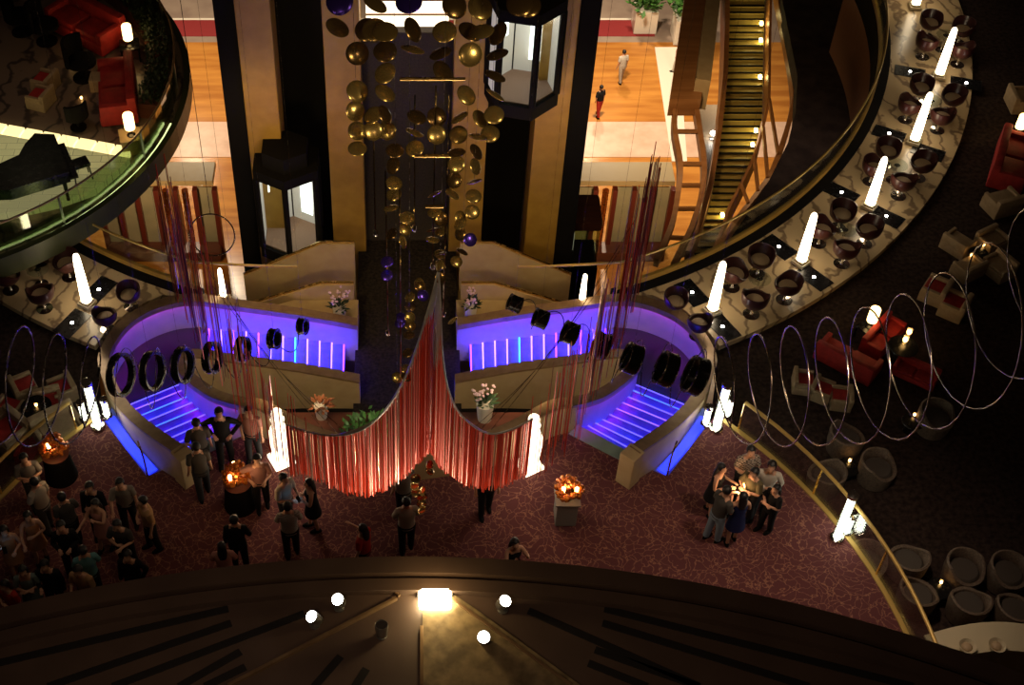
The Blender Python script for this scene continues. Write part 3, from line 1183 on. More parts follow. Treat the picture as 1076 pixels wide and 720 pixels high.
def make_table_lamp():
    t = thing('table_lamp', '-', 'lamp')
    bm = bmesh.new()
    lathe(bm, [(.10, 0), (.10, .02), (.03, .05), (.03, .22)], n=16)
    link('base', bm, M_BLACK, t, True)
    bm = bmesh.new()
    lathe(bm, [(.115, .20), (.12, .22), (.12, .58), (.11, .60), (.02, .60)], n=20)
    link('shade', bm, M_WARM, t, True)
    return t


def make_side(w=.6, h=.5, m=None):
    def f():
        t = thing('side_table', '-', 'table')
        bm = bmesh.new()
        box(bm, (0, 0, h - .03), (w, w, .06), 0, .015)
        link('tabletop', bm, m or M_BLACK, t, True)
        for a in (-1, 1):
            for b in (-1, 1):
                bm = bmesh.new()
                box(bm, (a * (w / 2 - .04), b * (w / 2 - .04), (h - .06) / 2), (.05, .05, h - .06))
                link('leg', bm, m or M_BLACK, t)
        return t
    return f


def make_candle():
    t = thing('tea_light', '-', 'candle')
    bm = bmesh.new()
    lathe(bm, [(.04, 0), (.05, .09), (.046, .09), (.038, .012), (.0, .012)], n=14)
    link('glass_cup', bm, M_GLASS, t, True)
    bm = bmesh.new()
    blob(bm, (0, 0, .06), .030, 2, 0, (1, 1, 1.4))
    link('flame', bm, M_CANDLE, t, True)
    return t


def make_low_round():
    t = thing('round_table', '-', 'table')
    bm = bmesh.new()
    lathe(bm, [(.02, .44), (.34, .44), (.35, .455), (.34, .47), (.02, .47)], n=26)
    link('tabletop', bm, M_BLACK, t, True)
    bm = bmesh.new()
    lathe(bm, [(.20, 0), (.20, .02), (.05, .04), (.04, .44)], n=18)
    link('pedestal', bm, M_BLACK, t, True)
    return t


SOFA, CUBE, BENCH, ROUND = Kind(make_sofa()), Kind(make_cube()), Kind(make_cube(.95, False)), Kind(make_round)
TLAMP, SIDE, TEA, LOWR = Kind(make_table_lamp), Kind(make_side()), Kind(make_candle), Kind(make_low_round)


def on(kind, x, y, z, rz, lab, group=None, h=.0, scale=None):
    p = P(x, y, z + h)
    return kind.put((p.x, p.y, z), rz, lab, group, scale)


# right lounge
on(SOFA, 893, 372, LZ, math.radians(140), 'red sofa with its back to the marble ring inside the right lounge corner group', None, .4, .72)
on(SOFA, 930, 348, LZ, math.radians(48), 'red sofa beside the shaded lamp in the right lounge corner group', None, .4, .62)
on(SIDE, 914, 343, LZ, .6, 'black side table carrying the lamp between the two red sofas', None, .4, .75)
p = P(914, 343, LZ + .38)
TLAMP.put((p.x, p.y, LZ + .375), 0, 'glowing table lamp on the black table between the two red sofas')
on(SOFA, 965, 385, LZ, math.radians(-35), 'red sofa right of the low round table with candles', None, .4, .5)
on(LOWR, 949, 364, LZ, 0, 'low black round table holding two candles before the red sofas', None, .45)
for i, (x, y) in enumerate(((955, 350), (951, 358))):
    p = P(x, y, LZ + .55)
    TEA.put((p.x, p.y, LZ + .47), 0, ('taller bright' if i == 0 else 'second bright') + ' candle on the low table among the red sofas', 'candles in the lounges', 1.9)
on(CUBE, 985, 300, LZ, math.radians(-125), 'beige box chair with red cushion, upper one of the pair below the four-seat group', None, .4, .78)
on(CUBE, 1005, 316, LZ, math.radians(-125), 'beige box chair with red cushion, lower one of the pair below the four-seat group', None, .4, .78)
for i, (x, y, a, lab) in enumerate(((1009, 250, 130, 'upper left'), (1044, 248, 30, 'upper right'), (1020, 276, -150, 'lower left'), (1052, 275, -60, 'lower right'))):
    on(BENCH, x, y, LZ, math.radians(a), 'plain beige box chair at the %s of the small lit table' % lab, 'beige chairs round the lit table', .4, .72)
on(LOWR, 1030, 262, LZ, 0, 'low black round table ringed by four plain beige chairs', None, .45, .7)
for x, y, nm in ((1021, 268, 'left'), (1034, 257, 'right')):
    p = P(x, y, LZ + .4)
    TEA.put((p.x, p.y, LZ + .33), 0, 'small candle, %s one on the table among four beige chairs' % nm, 'candles in the lounges')
on(BENCH, 1055, 208, LZ, math.radians(-160), 'plain beige box chair below the red sofa at the right edge', None, .4, .85)
on(SOFA, 1064, 167, LZ, math.radians(65), 'red sofa with a lamp behind it cut by the right edge', None, .4)
on(SIDE, 1069, 140, LZ, .3, 'black side table carrying the lamp at the right edge', None, .4, .75)
p = P(1069, 140, LZ + .38)
TLAMP.put((p.x, p.y, LZ + .375), 0, 'glowing table lamp behind the red sofa at the right edge')
on(BENCH, 1074, 100, LZ, math.radians(90), 'beige box chair at the right edge above the red sofa', None, .4, .8)
for i, (x, y, a) in enumerate(((846, 395, 80), (866, 404, 60), (886, 412, -100))):
    on(CUBE, x, y, LZ, math.radians(a), 'beige box chair with red cushion, %s of three behind the chrome coils' % ('leftmost', 'middle', 'rightmost')[i], None, .4, .62)
rounds = [(890, 459, 'nearest the coils and left of another'), (923, 490, 'just right of the red candle'), (869, 499, 'beside the brass handrail below the coils'), (984, 437, 'under the coils near a lone candle'), (955, 588, 'upper left around the lower candle'),
          (965, 624, 'lower left around the lower candle'), (1014, 597, 'right of the lower candle'), (1019, 633, 'lower right of the lower candle'),
          (1060, 600, 'upper one at the lower right edge'), (1067, 640, 'lower one at the lower right edge'), (912, 588, 'against the brass handrail at the tube lamp')]
for i, (x, y, lab) in enumerate(rounds):
    on(ROUND, x, y, LZ, random.uniform(0, 6.2), 'dark rattan round armchair ' + lab, 'round rattan armchairs of the right lounge', .5, .98)
for x, y, lab in ((893, 484, 'red'), (989, 612, 'lower'), (961, 436, 'lone')):
    on(LOWR, x, y + 3, LZ, 0, 'low round table under the %s candle among rattan chairs' % lab, None, .45, .72)
    p = P(x, y, LZ + .40)
    TEA.put((p.x, p.y, LZ + .34), 0, '%s candle on a low table among the rattan chairs' % lab, 'candles in the lounges')
# pale curved bar at the lower right corner
bm = bmesh.new()
arc = [P(980 + i * 8, 692 - 22 * math.sin(PI * min(1, (i + 1) / 13) * .55 + .25), LZ + 1.0) for i in range(16)]
sweep(bm, arc, .5, LZ)
t = thing('bar_counter', 'pale curved bar counter at the lower right corner under the canopy edge', 'counter')
link('counter_body', bm, M_BEIGE, t)
bm = bmesh.new()
sweep(bm, arc, .62, [p.z for p in arc], top_extra=.05)
link('countertop', bm, M_CREAM, t)
for i, (x, y) in enumerate(((1015, 682), (1046, 681))):
    t = thing('serving_bowl', 'pale serving bowl, %s of two on the curved bar counter' % ('left' if i == 0 else 'right'), 'bowl', P(x, y, LZ + 1.05))
    bm = bmesh.new()
    lathe(bm, [(.05, 0), (.07, .01), (.15, .09), (.17, .12), (.155, .12), (.06, .025), (0, .02)], n=20)
    link('bowl', bm, M_CREAM, t, True)
    bm = bmesh.new()
    blob(bm, (0, 0, .07), .10, 2, 0, (1, 1, .5))
    link('contents', bm, M_SEAT, t, True)

# left lounge
for x, y, a, lab in ((24, 402, 120, 'upper left'), (64, 404, -60, 'upper right'), (8, 425, 160, 'lower left'), (50, 418, 20, 'middle')):
    on(CUBE, x, y, LZ, math.radians(a), 'dim beige box chair with red cushion, %s of the left lounge group' % lab, None, .4, .72)
on(CUBE, 8, 452, LZ, math.radians(-40), 'dim beige box chair with red cushion at the left edge above the crowd', None, .4)
on(BENCH, 62, 452, LZ, math.radians(35), 'plain beige box chair against the brass handrail in the left lounge', None, .4, 1.1)
on(LOWR, 38, 428, LZ, 0, 'low round table with a red candle in the left lounge', None, .45)
p = P(38, 426, LZ + .52)
TEA.put((p.x, p.y, LZ + .47), 0, 'red candle on the low table in the left lounge', 'candles in the lounges')
on(SOFA, 32, 462, LZ, math.radians(80), 'red armchair-like sofa by the handrail above the crowd', None, .4, .5)

# ------------------------------------------------------------------ lamps on the carpet
def make_tube_lamp(h, r):
    def f():
        t = thing('tube_lamp', '-', 'lamp')
        bm = bmesh.new()
        lathe(bm, [(r * 1.5, 0), (r * 1.5, .05), (r * .9, .07)], n=18)
        link('base', bm, M_CHROME, t, True)
        bm = bmesh.new()
        lathe(bm, [(r * .8, .07), (r * .8, h - .03), (r * .6, h)], n=18)
        link('glowing_core', bm, M_TUBE, t, True)
        bm = bmesh.new()
        lathe(bm, [(r * 1.10, .05), (r * 1.10, h + .03), (r * 1.0, h + .03), (r * 1.0, .06)], n=18)
        link('glass_sleeve', bm, M_GLASS, t, True)
        bm = bmesh.new()
        lathe(bm, [(r * 1.2, h - .02), (r * 1.2, h + .05), (r * .3, h + .08)], n=18)
        link('cap', bm, M_CHROME, t, True)
        return t
    return f


TALL, SHORT = Kind(make_tube_lamp(1.42, .095)), Kind(make_tube_lamp(.55, .075))
for x, y, k, lab in ((103, 449, TALL, 'tall glowing glass tube lamp at the corner by the left staircase'),
                     (113, 438, SHORT, 'short glowing tube lamp right of the tall one by the left staircase'),
                     (89, 441, SHORT, 'short glowing tube lamp left of the tall one by the left staircase'),
                     (95, 419, SHORT, 'short glowing tube lamp behind the tall one by the left staircase'),
                     (752.5, 451, TALL, 'tall glowing glass tube lamp at the corner by the right staircase'),
                     (741, 446, SHORT, 'short glowing tube lamp left of the tall one by the right staircase'),
                     (764, 437, SHORT, 'short glowing tube lamp right of the tall one by the right staircase'),
                     (758, 424, SHORT, 'short glowing tube lamp behind the tall one by the right staircase'),
                     (879, 566, TALL, 'tall glowing glass tube lamp on the carpet edge at the lower right'),
                     (889, 560, SHORT, 'short glowing tube lamp beside the tall one at the lower right carpet edge')):
    on(k, x, y, 0.0, 0, lab)
for s, x, y in ((-1, 296, 484), (1, 556, 490)):
    p = P(x, y, 0)
    t = thing('light_sculpture', 'glowing white faceted sculpture on a square base before the %s staircase' % ('left' if s < 0 else 'right'), 'sculpture', p, .5)
    bm = bmesh.new()
    box(bm, (0, 0, .05), (.46, .46, .10), 0, .02)
    link('base', bm, M_STAT, t)
    bm = bmesh.new()
    prof = [(.20, .10), (.19, .3), (.225, .7), (.22, .95), (.13, 1.22), (.07, 1.32)]
    loft(bm, [[Vector((r * math.cos(i * PI / 4 + k * .12), r * math.sin(i * PI / 4 + k * .12), z)) for i in range(8)] for k, (r, z) in enumerate(prof)])
    link('faceted_body', bm, M_STAT, t)
    bm = bmesh.new()
    lathe(bm, [(.09, 1.30), (.15, 1.36), (.10, 1.42), (.05, 1.44)], n=14)
    link('collar', bm, M_STAT, t, True)
    bm = bmesh.new()
    blob(bm, (0, 0, 1.54), .125)
    link('ball', bm, M_STAT, t, True)
    lamp('sculpture_light', p + Vector((-s * .2, -.6, 1.2)), 26, (1, .78, .55), .15)

# flower arrangements
def flower_ball(loc, lab, glow):
    t = thing('flower_arrangement', lab, 'flowers', loc)
    bm = bmesh.new()
    lathe(bm, [(.10, 0), (.12, .02), (.15, .14), (.13, .15)], n=16)
    link('bowl', bm, M_BRASS, t, True)
    bm = bmesh.new()
    rnd = random.Random(3)
    for i in range(46):
        a, e = rnd.uniform(0, 2 * PI), rnd.uniform(-.2, 1.4)
        v = Vector((math.cos(a) * math.cos(e), math.sin(a) * math.cos(e), .7 * math.sin(e))) * .27
        blob(bm, v + Vector((0, 0, .22)), rnd.uniform(.05, .075), 1)
    link('blooms', bm, M_AMBER, t, True)
    for k, (dx, dy) in enumerate(glow):
        bm = bmesh.new()
        lathe(bm, [(.035, .3), (.04, .42), (.0, .44)], (dx, dy, 0), 12)
        link('candle', bm, M_CANDLE, t, True)
    return t


p = P(593, 545, 0)
t = thing('pedestal', 'pale square pedestal under the amber flower ball on the open carpet', 'pedestal', p)
bm = bmesh.new()
box(bm, (0, 0, .38), (.42, .42, .70), 0, .015)
link('column', bm, mat('pale_pedestal', (.26, .25, .22), .6), t)
bm = bmesh.new()
box(bm, (0, 0, .745), (.50, .50, .04), 0, .01)
link('top_slab', bm, mat('pale_pedestal', (.26, .25, .22), .6), t)
flower_ball(p + Vector((0, 0, .765)), 'amber flower ball with two candles on the pale pedestal', ((-.12, -.12), (.14, -.12)))
for x, y, lab in ((253, 530, 'below the left staircase'), (65, 500, 'above the crowd at the left')):
    p = P(x, y, 0)
    t = thing('pedestal', 'dark cloth-covered table with candles ' + lab, 'pedestal', p)
    bm = bmesh.new()
    lathe(bm, [(.34, 0), (.30, .35), (.27, .74), (.02, .75)], n=20)
    link('cloth_skirt', bm, M_MATTE, t, True)
    bm = bmesh.new()
    lathe(bm, [(.29, .745), (.29, .765), (.02, .765)], n=20)
    link('tabletop', bm, M_DWOOD, t, True)
    flower_ball(p + Vector((0, 0, .765)), 'amber flowers with candles on the dark table ' + lab, ((-.05, .15), (-.1, -.18)) if x > 100 else ((-.05, -.1),))

# white pots with plants, foliage bed
def potted(loc, lab, petals, leafm, h=.5, s=1.0):
    t = thing('potted_plant', lab, 'plant', loc)
    bm = bmesh.new()
    lathe(bm, [(.13 * s, 0), (.17 * s, h), (.15 * s, h), (.14 * s, h - .04), (0, h - .04)], n=20)
    link('pot', bm, M_POT, t, True)
    rnd = random.Random(int(loc[0] * 100))
    bm = bmesh.new()
    for i in range(46):
        a, e = rnd.uniform(0, 2 * PI), rnd.uniform(.1, 1.3)
        d = Vector((math.cos(a) * math.cos(e), math.sin(a) * math.cos(e), math.sin(e)))
        b = Vector((0, 0, h - .05)) + d * rnd.uniform(.05, .2)
        tip = b + d * rnd.uniform(.12, .22)
        sd = d.cross(Vector((0, 0, 1))).normalized() * .035
        v = [bm.verts.new(x) for x in (b, (b + tip) / 2 + sd, tip, (b + tip) / 2 - sd + Vector((0, 0, .01)))]
        bm.faces.new(v)
    link('foliage', bm, leafm, t)
    if petals:
        bm = bmesh.new()
        for i in range(5):
            a = rnd.uniform(0, 2 * PI)
            pts = [Vector((0, 0, h)), Vector((.1 * math.cos(a), .1 * math.sin(a), h + .28)), Vector((.26 * math.cos(a), .26 * math.sin(a), h + .36))]
            tube(bm, pts, .008, 5, 0)
            for k in range(6):
                c = pts[1].lerp(pts[2], k / 5) + Vector((rnd.uniform(-.05, .05), rnd.uniform(-.05, .05), rnd.uniform(-.03, .05)))
                blob(bm, c, .036, 1, 1, (1, 1, .6))
        link('blossoms', bm, [M_DLEAF, M_PETAL], t)
    return t


potted(P(357, 337, -2.15), 'white pot of pale orchids on the ledge over the left violet stair wall', True, M_DLEAF)
potted(P(494, 335, -2.15), 'white pot of pale orchids on the ledge over the right violet stair wall', True, M_DLEAF)
bm = bmesh.new()
prism(bm, [(-1.9, 18.05), (0, 17.7), (1.9, 18.05), (3.0, 18.75), (2.9, 19.4), (-2.9, 19.4), (-3.0, 18.75)], -1.2, -.25)
o = tag(link('planter_box', bm, M_DWOOD), 'dark wedge-shaped planter behind the carpet parapet, under the red curtain', 'planter')
potted(P(509, 440, -.25), 'white pot of leafy greens right of the red curtain top', True, mat('green_leaf', (.06, .11, .05), .5), .52, 1.15)
potted(P(338, 438, -.25), 'pot with orange-brown leaves seen through strands left of the red curtain', False, mat('rust_leaf', (.25, .08, .03), .6), .4, .9)
rnd = random.Random(11)
for x, y, lab in ((392, 448, 'left'), (474, 462, 'right')):
    c = P(x, y, .1)
    bm = bmesh.new()
    for i in range(260):
        a, r = rnd.uniform(0, 2 * PI), math.sqrt(rnd.random())
        b = Vector((.62 * r * math.cos(a), .40 * r * math.sin(a), rnd.uniform(-.25, .1)))
        d = Vector((rnd.uniform(-1, 1), rnd.uniform(-1, 1), rnd.uniform(.2, 1))).normalized()
        tip = b + d * rnd.uniform(.1, .22)
        sd = d.cross(Vector((0, 0, 1))).normalized() * .04
        bm.faces.new([bm.verts.new(q) for q in (b, (b + tip) / 2 + sd, tip, (b + tip) / 2 - sd)])
    o = link('leafy_plant', bm, M_LEAF, None, loc=c)
    tag(o, 'lit green leafy plant behind the %s lobe of the red curtain' % lab, 'plant')
    lamp('plant_light', c + Vector((0, -.1, 1.0)), 16, (1, .9, .6), .1)

# ------------------------------------------------------------------ piano terrace, upper left
DC, DR, DZ = Vector((-13.35, 30.05, 0)), 7.4, .3
circ = lambda r, n=96: [(DC.x + r * math.cos(2 * PI * i / n), DC.y + r * math.sin(2 * PI * i / n)) for i in range(n)]
bm = bmesh.new()
prism(bm, circ(DR - .02), DZ - .25, DZ)
struct('floor_terrace', bm, M_DMARBLE)
bm = bmesh.new()
ra = [Vector((DC.x + DR * math.cos(2 * PI * i / 96), DC.y + DR * math.sin(2 * PI * i / 96), DZ + .10)) for i in range(97)]
sweep(bm, ra, .16, DZ - .5)
struct('trim_11', bm, mat('olive_fascia', (.055, .060, .025), .4, .2))
t = thing('terrace_railing', 'greenish curved glass railing around the round piano terrace', 'railing')
gp = [Vector((DC.x + (DR - .25) * math.cos(a), DC.y + (DR - .25) * math.sin(a), DZ + .85)) for a in [math.radians(-100 + i * 3.4) for i in range(46)]]
bm = bmesh.new()
sweep(bm, gp, .02, DZ)
link('glass_pane', bm, M_GGLASS, t)
bm = bmesh.new()
tube(bm, gp, .03)
link('handrail', bm, M_RIM, t, True)
for i in range(2, 46, 7):
    bm = bmesh.new()
    box(bm, (gp[i].x, gp[i].y, DZ + .42), (.05, .05, .84))
    link('post', bm, M_STEEL, t)
bm = bmesh.new()
ga = [Vector((DC.x + (DR - .14) * math.cos(a), DC.y + (DR - .14) * math.sin(a), DZ + .02)) for a in [math.radians(-115 + i * 4.2) for i in range(26)]]
sweep(bm, ga, .05, DZ - .1)
o = link('edge_glow', bm, mat('green_edge_light', (.6, .8, .4), .4, emit=(.70, .85, .32), es=2.0), None)
tag(o, 'soft green light line along the foot of the piano terrace railing', 'light strip')
# lit tile floor with its bright step
A0, A1 = P(-10, 150, DZ + .2), P(150, 176, DZ + .2)
tl = [P(x, y, DZ + .2) for x, y in ((-60, 136), (0, 141), (136, 166), (128, 178), (100, 200), (60, 213), (20, 222), (-60, 232))]
keep = []
for p in tl:
    d = Vector((p.x, p.y, 0)) - DC
    if d.length > DR - .45:
        p = DC + d.normalized() * (DR - .45)
    keep.append((p.x, p.y))
bm = bmesh.new()
prism(bm, keep, DZ, DZ + .2)
t = thing('stage_platform', 'low stage of greenish lit tiles under the grand piano', 'platform')
link('tile_deck', bm, M_TILE, t)
a, b = P(-30, 126, DZ + .1), P(139, 157, DZ + .1)
n = 9
for i in range(n):
    p, q = a.lerp(b, (i + .06) / n), a.lerp(b, (i + .94) / n)
    d = (q - p)
    bm = bmesh.new()
    box(bm, ((p.x + q.x) / 2, (p.y + q.y) / 2 - .17, DZ + .08), (d.length, .36, .16), math.atan2(d.y, d.x), .01)
    link('step_tile', bm, M_TILEB, t)
# grand piano
pz = DZ + .2
t = thing('grand_piano', 'black grand piano with closed lid on the lit tile stage', 'piano', (0, 0, pz))
out = [P(x, y, pz + .95) for x, y in ((72, 180), (56, 142), (36, 141), (26, 152), (20, 163), (-2, 173), (-18, 180), (-16, 200), (10, 199), (40, 190))]
out = [(p.x, p.y) for p in out]
bm = bmesh.new()
prism(bm, out, .62, .92)
link('case', bm, M_BLACK, t)
bm = bmesh.new()
cxp = sum(p[0] for p in out) / len(out)
cyp = sum(p[1] for p in out) / len(out)
prism(bm, [(cxp + (x - cxp) * 1.03, cyp + (y - cyp) * 1.03) for x, y in out], .925, .955)
link('lid', bm, M_BLACK, t)
k0, k1 = Vector((*out[0], 0)), Vector((*out[1], 0))
d = k1 - k0
nrm = Vector((d.y, -d.x, 0)).normalized()
if nrm.x < 0:
    nrm = -nrm
c = (k0 + k1) / 2 + nrm * .10
bm = bmesh.new()
box(bm, (c.x, c.y, .66), (d.length * .92, .22, .06), math.atan2(d.y, d.x))
link('keyboard', bm, M_BLACK, t)
for x, y in (out[0], out[1], out[6]):
    bm = bmesh.new()
    xx, yy = cxp + (x - cxp) * .85, cyp + (y - cyp) * .85
    lathe(bm, [(.045, .0), (.05, .06), (.04, .1), (.06, .62)], (xx, yy, 0), 12)
    link('leg', bm, M_BLACK, t, True)
p = P(83, 171, pz + .5)
t = thing('piano_stool', 'black square stool at the keyboard end of the grand piano', 'stool', (p.x, p.y, pz), .5)
bm = bmesh.new()
box(bm, (0, 0, .48), (.48, .36, .09), 0, .025)
link('seat', bm, M_BLACK, t, True)
for a in (-1, 1):
    for b in (-1, 1):
        bm = bmesh.new()
        tube(bm, [(a * .19, b * .13, .44), (a * .22, b * .15, 0)], .02, 8)
        link('leg', bm, M_BLACK, t)
on(SOFA, 90, 25, DZ, math.radians(-38), 'dark red sofa along the hedge in the upper part of the terrace', None, .4, 1.15)
on(SOFA, 123, 94, DZ, math.radians(-80), 'red sofa between the two lamps along the terrace hedge', None, .4, 1.1)
for x, y, lab in ((136, 48, 'upper'), (138, 142, 'lower')):
    (on(SIDE, x, y, DZ, .2, '%s black side table holding a lamp on the terrace' % lab, None, .4, .9) if lab == 'upper' else None)
    if lab == 'lower':
        p = P(x, y, DZ + .45)
        t = thing('lamp_cabinet', 'beige square cabinet holding the lower terrace lamp', 'cabinet', (p.x, p.y, DZ), .25)
        bm = bmesh.new()
        box(bm, (0, 0, .22), (.58, .54, .44), 0, .02)
        link('body', bm, M_BEIGE, t)
        bm = bmesh.new()
        box(bm, (0, 0, .455), (.62, .58, .03), 0, .01)
        link('top_board', bm, M_BEIGE, t)
    zt_ = DZ + (.45 if lab == 'upper' else .47)
    p = P(x, y, zt_)
    TLAMP.put((p.x, p.y, zt_), 0, '%s glowing table lamp on the piano terrace' % lab, None, 1.1)


def make_swivel():
    t = thing('lounge_chair', '-', 'chair')
    bm = bmesh.new()
    loft(bm, [ell(0, 0, .36, .26, .28), ell(0, 0, .40, .32, .34), ell(0, 0, .48, .32, .34), ell(0, 0, .50, .28, .30)])
    link('seat', bm, M_MATTE, t, True)
    bm = bmesh.new()
    pts = [Vector((.34 * math.cos(a), .30 * math.sin(a), .98 - .05 * abs(math.cos(a)))) for a in [math.radians(20 + i * 14) for i in range(11)]]
    sweep(bm, pts, .07, .42)
    link('backrest', bm, M_MATTE, t, True)
    bm = bmesh.new()
    lathe(bm, [(.24, 0), (.24, .03), (.04, .06), (.035, .36)], n=16)
    link('pedestal', bm, M_MATTE, t, True)
    return t


SWIV = Kind(make_swivel)
for x, y, a, lab in ((20, 18, 100, 'at the top left corner'), (46, 28, 80, 'beside the corner chair'), (85, 66, 70, 'before the red sofas'), (79, 118, -150, 'behind the bright step tiles')):
    on(SWIV, x, y, DZ, math.radians(a), 'black lounge chair on the piano terrace, ' + lab, None, .5, 1.25 if y < 100 else .9)
for x, y, lab in ((46, 80, 'upper'), (41, 97, 'lower')):
    on(CUBE, x, y, DZ, math.radians(-110), 'dim beige box chair with red cushion on the terrace, %s one' % lab, None, .4, .75)
on(LOWR, 76, 42, DZ, 0, 'small round table with candles on the terrace', None, .45, .7)
for x, y, lab in ((73, 37, 'pale'), (71, 50, 'reddish'), (83, 92, 'golden')):
    p = P(x, y, DZ + .4)
    TEA.put((p.x, p.y, DZ + (.33 if y < 60 else .0)), 0, '%s candle on the piano terrace' % lab, 'candles in the lounges')
bm = bmesh.new()
box(bm, (0, 0, .20), (.42, .42, .40), 0, .03)
p = P(102, 80, DZ + .4)
o = link('cube_stool', bm, M_BSEAT, None, loc=(p.x, p.y, DZ))
tag(o, 'small beige cube stool beside the black chair on the terrace', 'stool')
# hedge
t = thing('terrace_hedge', 'dark clipped hedge in a curved trough along the terrace edge', 'hedge')
ha = [math.radians(-9 + i * 1.7) for i in range(36)]
bm = bmesh.new()
sweep(bm, [Vector((DC.x + (DR - .72) * math.cos(a), DC.y + (DR - .72) * math.sin(a), DZ + .45)) for a in ha], .62, DZ)
link('trough', bm, M_DWOOD, t)
bm = bmesh.new()
for i in range(2600):
    a, r = rnd.uniform(ha[0], ha[-1]), DR - .72 + rnd.uniform(-.30, .30)
    b = Vector((DC.x + r * math.cos(a), DC.y + r * math.sin(a), DZ + rnd.uniform(.42, .75)))
    d = Vector((rnd.uniform(-1, 1), rnd.uniform(-1, 1), rnd.uniform(0, 1))).normalized()
    tip = b + d * .13
    sd = d.cross(Vector((0, .1, 1))).normalized() * .035
    bm.faces.new([bm.verts.new(q) for q in (b, (b + tip) / 2 + sd, tip, (b + tip) / 2 - sd)])
link('foliage', bm, M_DLEAF, t)
# lobby planters
def lobby_plant(x, y, lab, s):
    p = P(x, y, LB)
    t = thing('lobby_planter', lab, 'planter', p)
    bm = bmesh.new()
    box(bm, (0, 0, .5 * s), (.9 * s, .9 * s, 1.0 * s), 0, .03)
    link('box', bm, M_WHITE, t)
    bm = bmesh.new()
    for i in range(240):
        b = Vector((rnd.gauss(0, .28), rnd.gauss(0, .28), 1.0 + rnd.uniform(0, .6))) * s
        d = Vector((rnd.uniform(-1, 1), rnd.uniform(-1, 1), rnd.uniform(0, 1.2))).normalized()
        tip = b + d * .35 * s
        sd = d.cross(Vector((0, .1, 1))).normalized() * .09 * s
        bm.faces.new([bm.verts.new(q) for q in (b, (b + tip) / 2 + sd, tip, (b + tip) / 2 - sd)])
    link('foliage', bm, M_LEAF, t)


lobby_plant(676, 29, 'pale square planter with bright greenery standing on the lobby floor', 1.25)
lobby_plant(719, 40, 'square planter with dark greenery beside the timber beam in the lobby', 1.4)

# ------------------------------------------------------------------ canopy below the viewer
KC, KR, KZ = Vector((0, -5.3, 0)), 12.7, 12.0
kp = lambda a, r, z=KZ: Vector((KC.x + r * math.sin(a), KC.y + r * math.cos(a), z))
AM = .62
for nm, r0, r1, z0, z1, m in (('ledge_roof', 9.0, 12.36, -.45, -.10, M_CANOPY), ('ledge_rim', 12.34, 12.47, -.5, -.02, M_CANOPY), ('ledge_groove', 12.46, 12.54, -.5, -.14, M_SLOT), ('ledge_edge', 12.52, KR, -.6, 0, M_CANOPY)):
    bm = bmesh.new()
    ps = [kp(-AM + 2 * AM * i / 48, r1) for i in range(49)] + [kp(AM - 2 * AM * i / 48, r0) for i in range(49)]
    prism(bm, [(p.x, p.y) for p in ps], KZ + z0, KZ + z1)
    struct({'ledge_roof': 'roof_ledge', 'ledge_rim': 'trim_12', 'ledge_groove': 'trim_13', 'ledge_edge': 'trim_14'}[nm], bm, m)
kz = KZ - .10
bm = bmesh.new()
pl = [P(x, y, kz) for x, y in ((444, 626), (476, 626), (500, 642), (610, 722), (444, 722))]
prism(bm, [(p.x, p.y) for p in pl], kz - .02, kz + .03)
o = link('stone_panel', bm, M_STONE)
tag(o, 'rough stone panel under the bright lamp in the middle of the ledge', 'panel')
slots = [((240, 640), (-10, 699)), ((243, 655), (50, 722)), ((320, 645), (118, 722)), ((253, 685), (188, 722)), ((258, 701), (215, 722)), ((358, 690), (330, 722)), ((385, 703), (373, 722)), ((230, 652 - 24), (-10, 672)),
         ((555, 642), (735, 722)), ((635, 640), (960, 722)), ((633, 655), (850, 722)), ((625, 683), (735, 722)), ((618, 697), (680, 722)), ((525, 690), (548, 722)), ((498, 705), (510, 722)), ((640, 628), (1076, 715))]
for i, (a, b) in enumerate(slots):
    p, q = P(*a, kz), P(*b, kz)
    d = q - p
    bm = bmesh.new()
    box(bm, ((p.x + q.x) / 2, (p.y + q.y) / 2, kz), (d.length, .075, .016), math.atan2(d.y, d.x), .004)
    o = link('roof_slot', bm, M_SLOT)
    tag(o, 'thin dark slot fanning across the brown ledge roof', 'roof slot', 'dark slots fanning over the ledge roof')
for i, (a, b) in enumerate((((417, 630), (240, 722)), ((470, 628), (600, 722)), ((443, 660), (443, 722)), ((407, 617), (420, 628)))):
    p, q = P(*a, kz), P(*b, kz)
    d = q - p
    bm = bmesh.new()
    box(bm, ((p.x + q.x) / 2, (p.y + q.y) / 2, kz + .02), (d.length, .03, .05), math.atan2(d.y, d.x), .004)
    o = link('roof_seam', bm, M_RIM)
    tag(o, ['bronze seam running to the lower left of the ledge roof', 'bronze seam along the right side of the stone panel', 'bronze seam along the left side of the stone panel', 'short bronze strut beside the brightest ledge lamp'][i], 'seam')


def ledge_spot(x, y, lab, aim, lit=True):
    p = P(x, y, kz + .12)
    t = thing('spotlight', lab, 'spotlight', (p.x, p.y, kz))
    bm = bmesh.new()
    lathe(bm, [(.05, 0), (.05, .015), (.015, .02), (.015, .08)], n=14)
    link('bracket', bm, M_STEEL, t, True)
    ax = Vector(aim).normalized()
    R = ax.to_track_quat('Z', 'Y').to_matrix().to_4x4()
    bm = bmesh.new()
    lathe(bm, [(.03, -.10), (.05, -.08), (.062, .02), (.062, .05), (.055, .05), (.05, .03)], n=18)
    for v in bm.verts:
        v.co = R @ v.co + Vector((0, 0, .13))
    link('housing', bm, M_STEEL, t, True)
    bm = bmesh.new()
    lathe(bm, [(.0, .046), (.053, .046), (.053, .04)], n=18)
    for v in bm.verts:
        v.co = R @ v.co + Vector((0, 0, .13))
    link('lens', bm, M_SPOT if lit else M_CHROME, t, True)
    return p


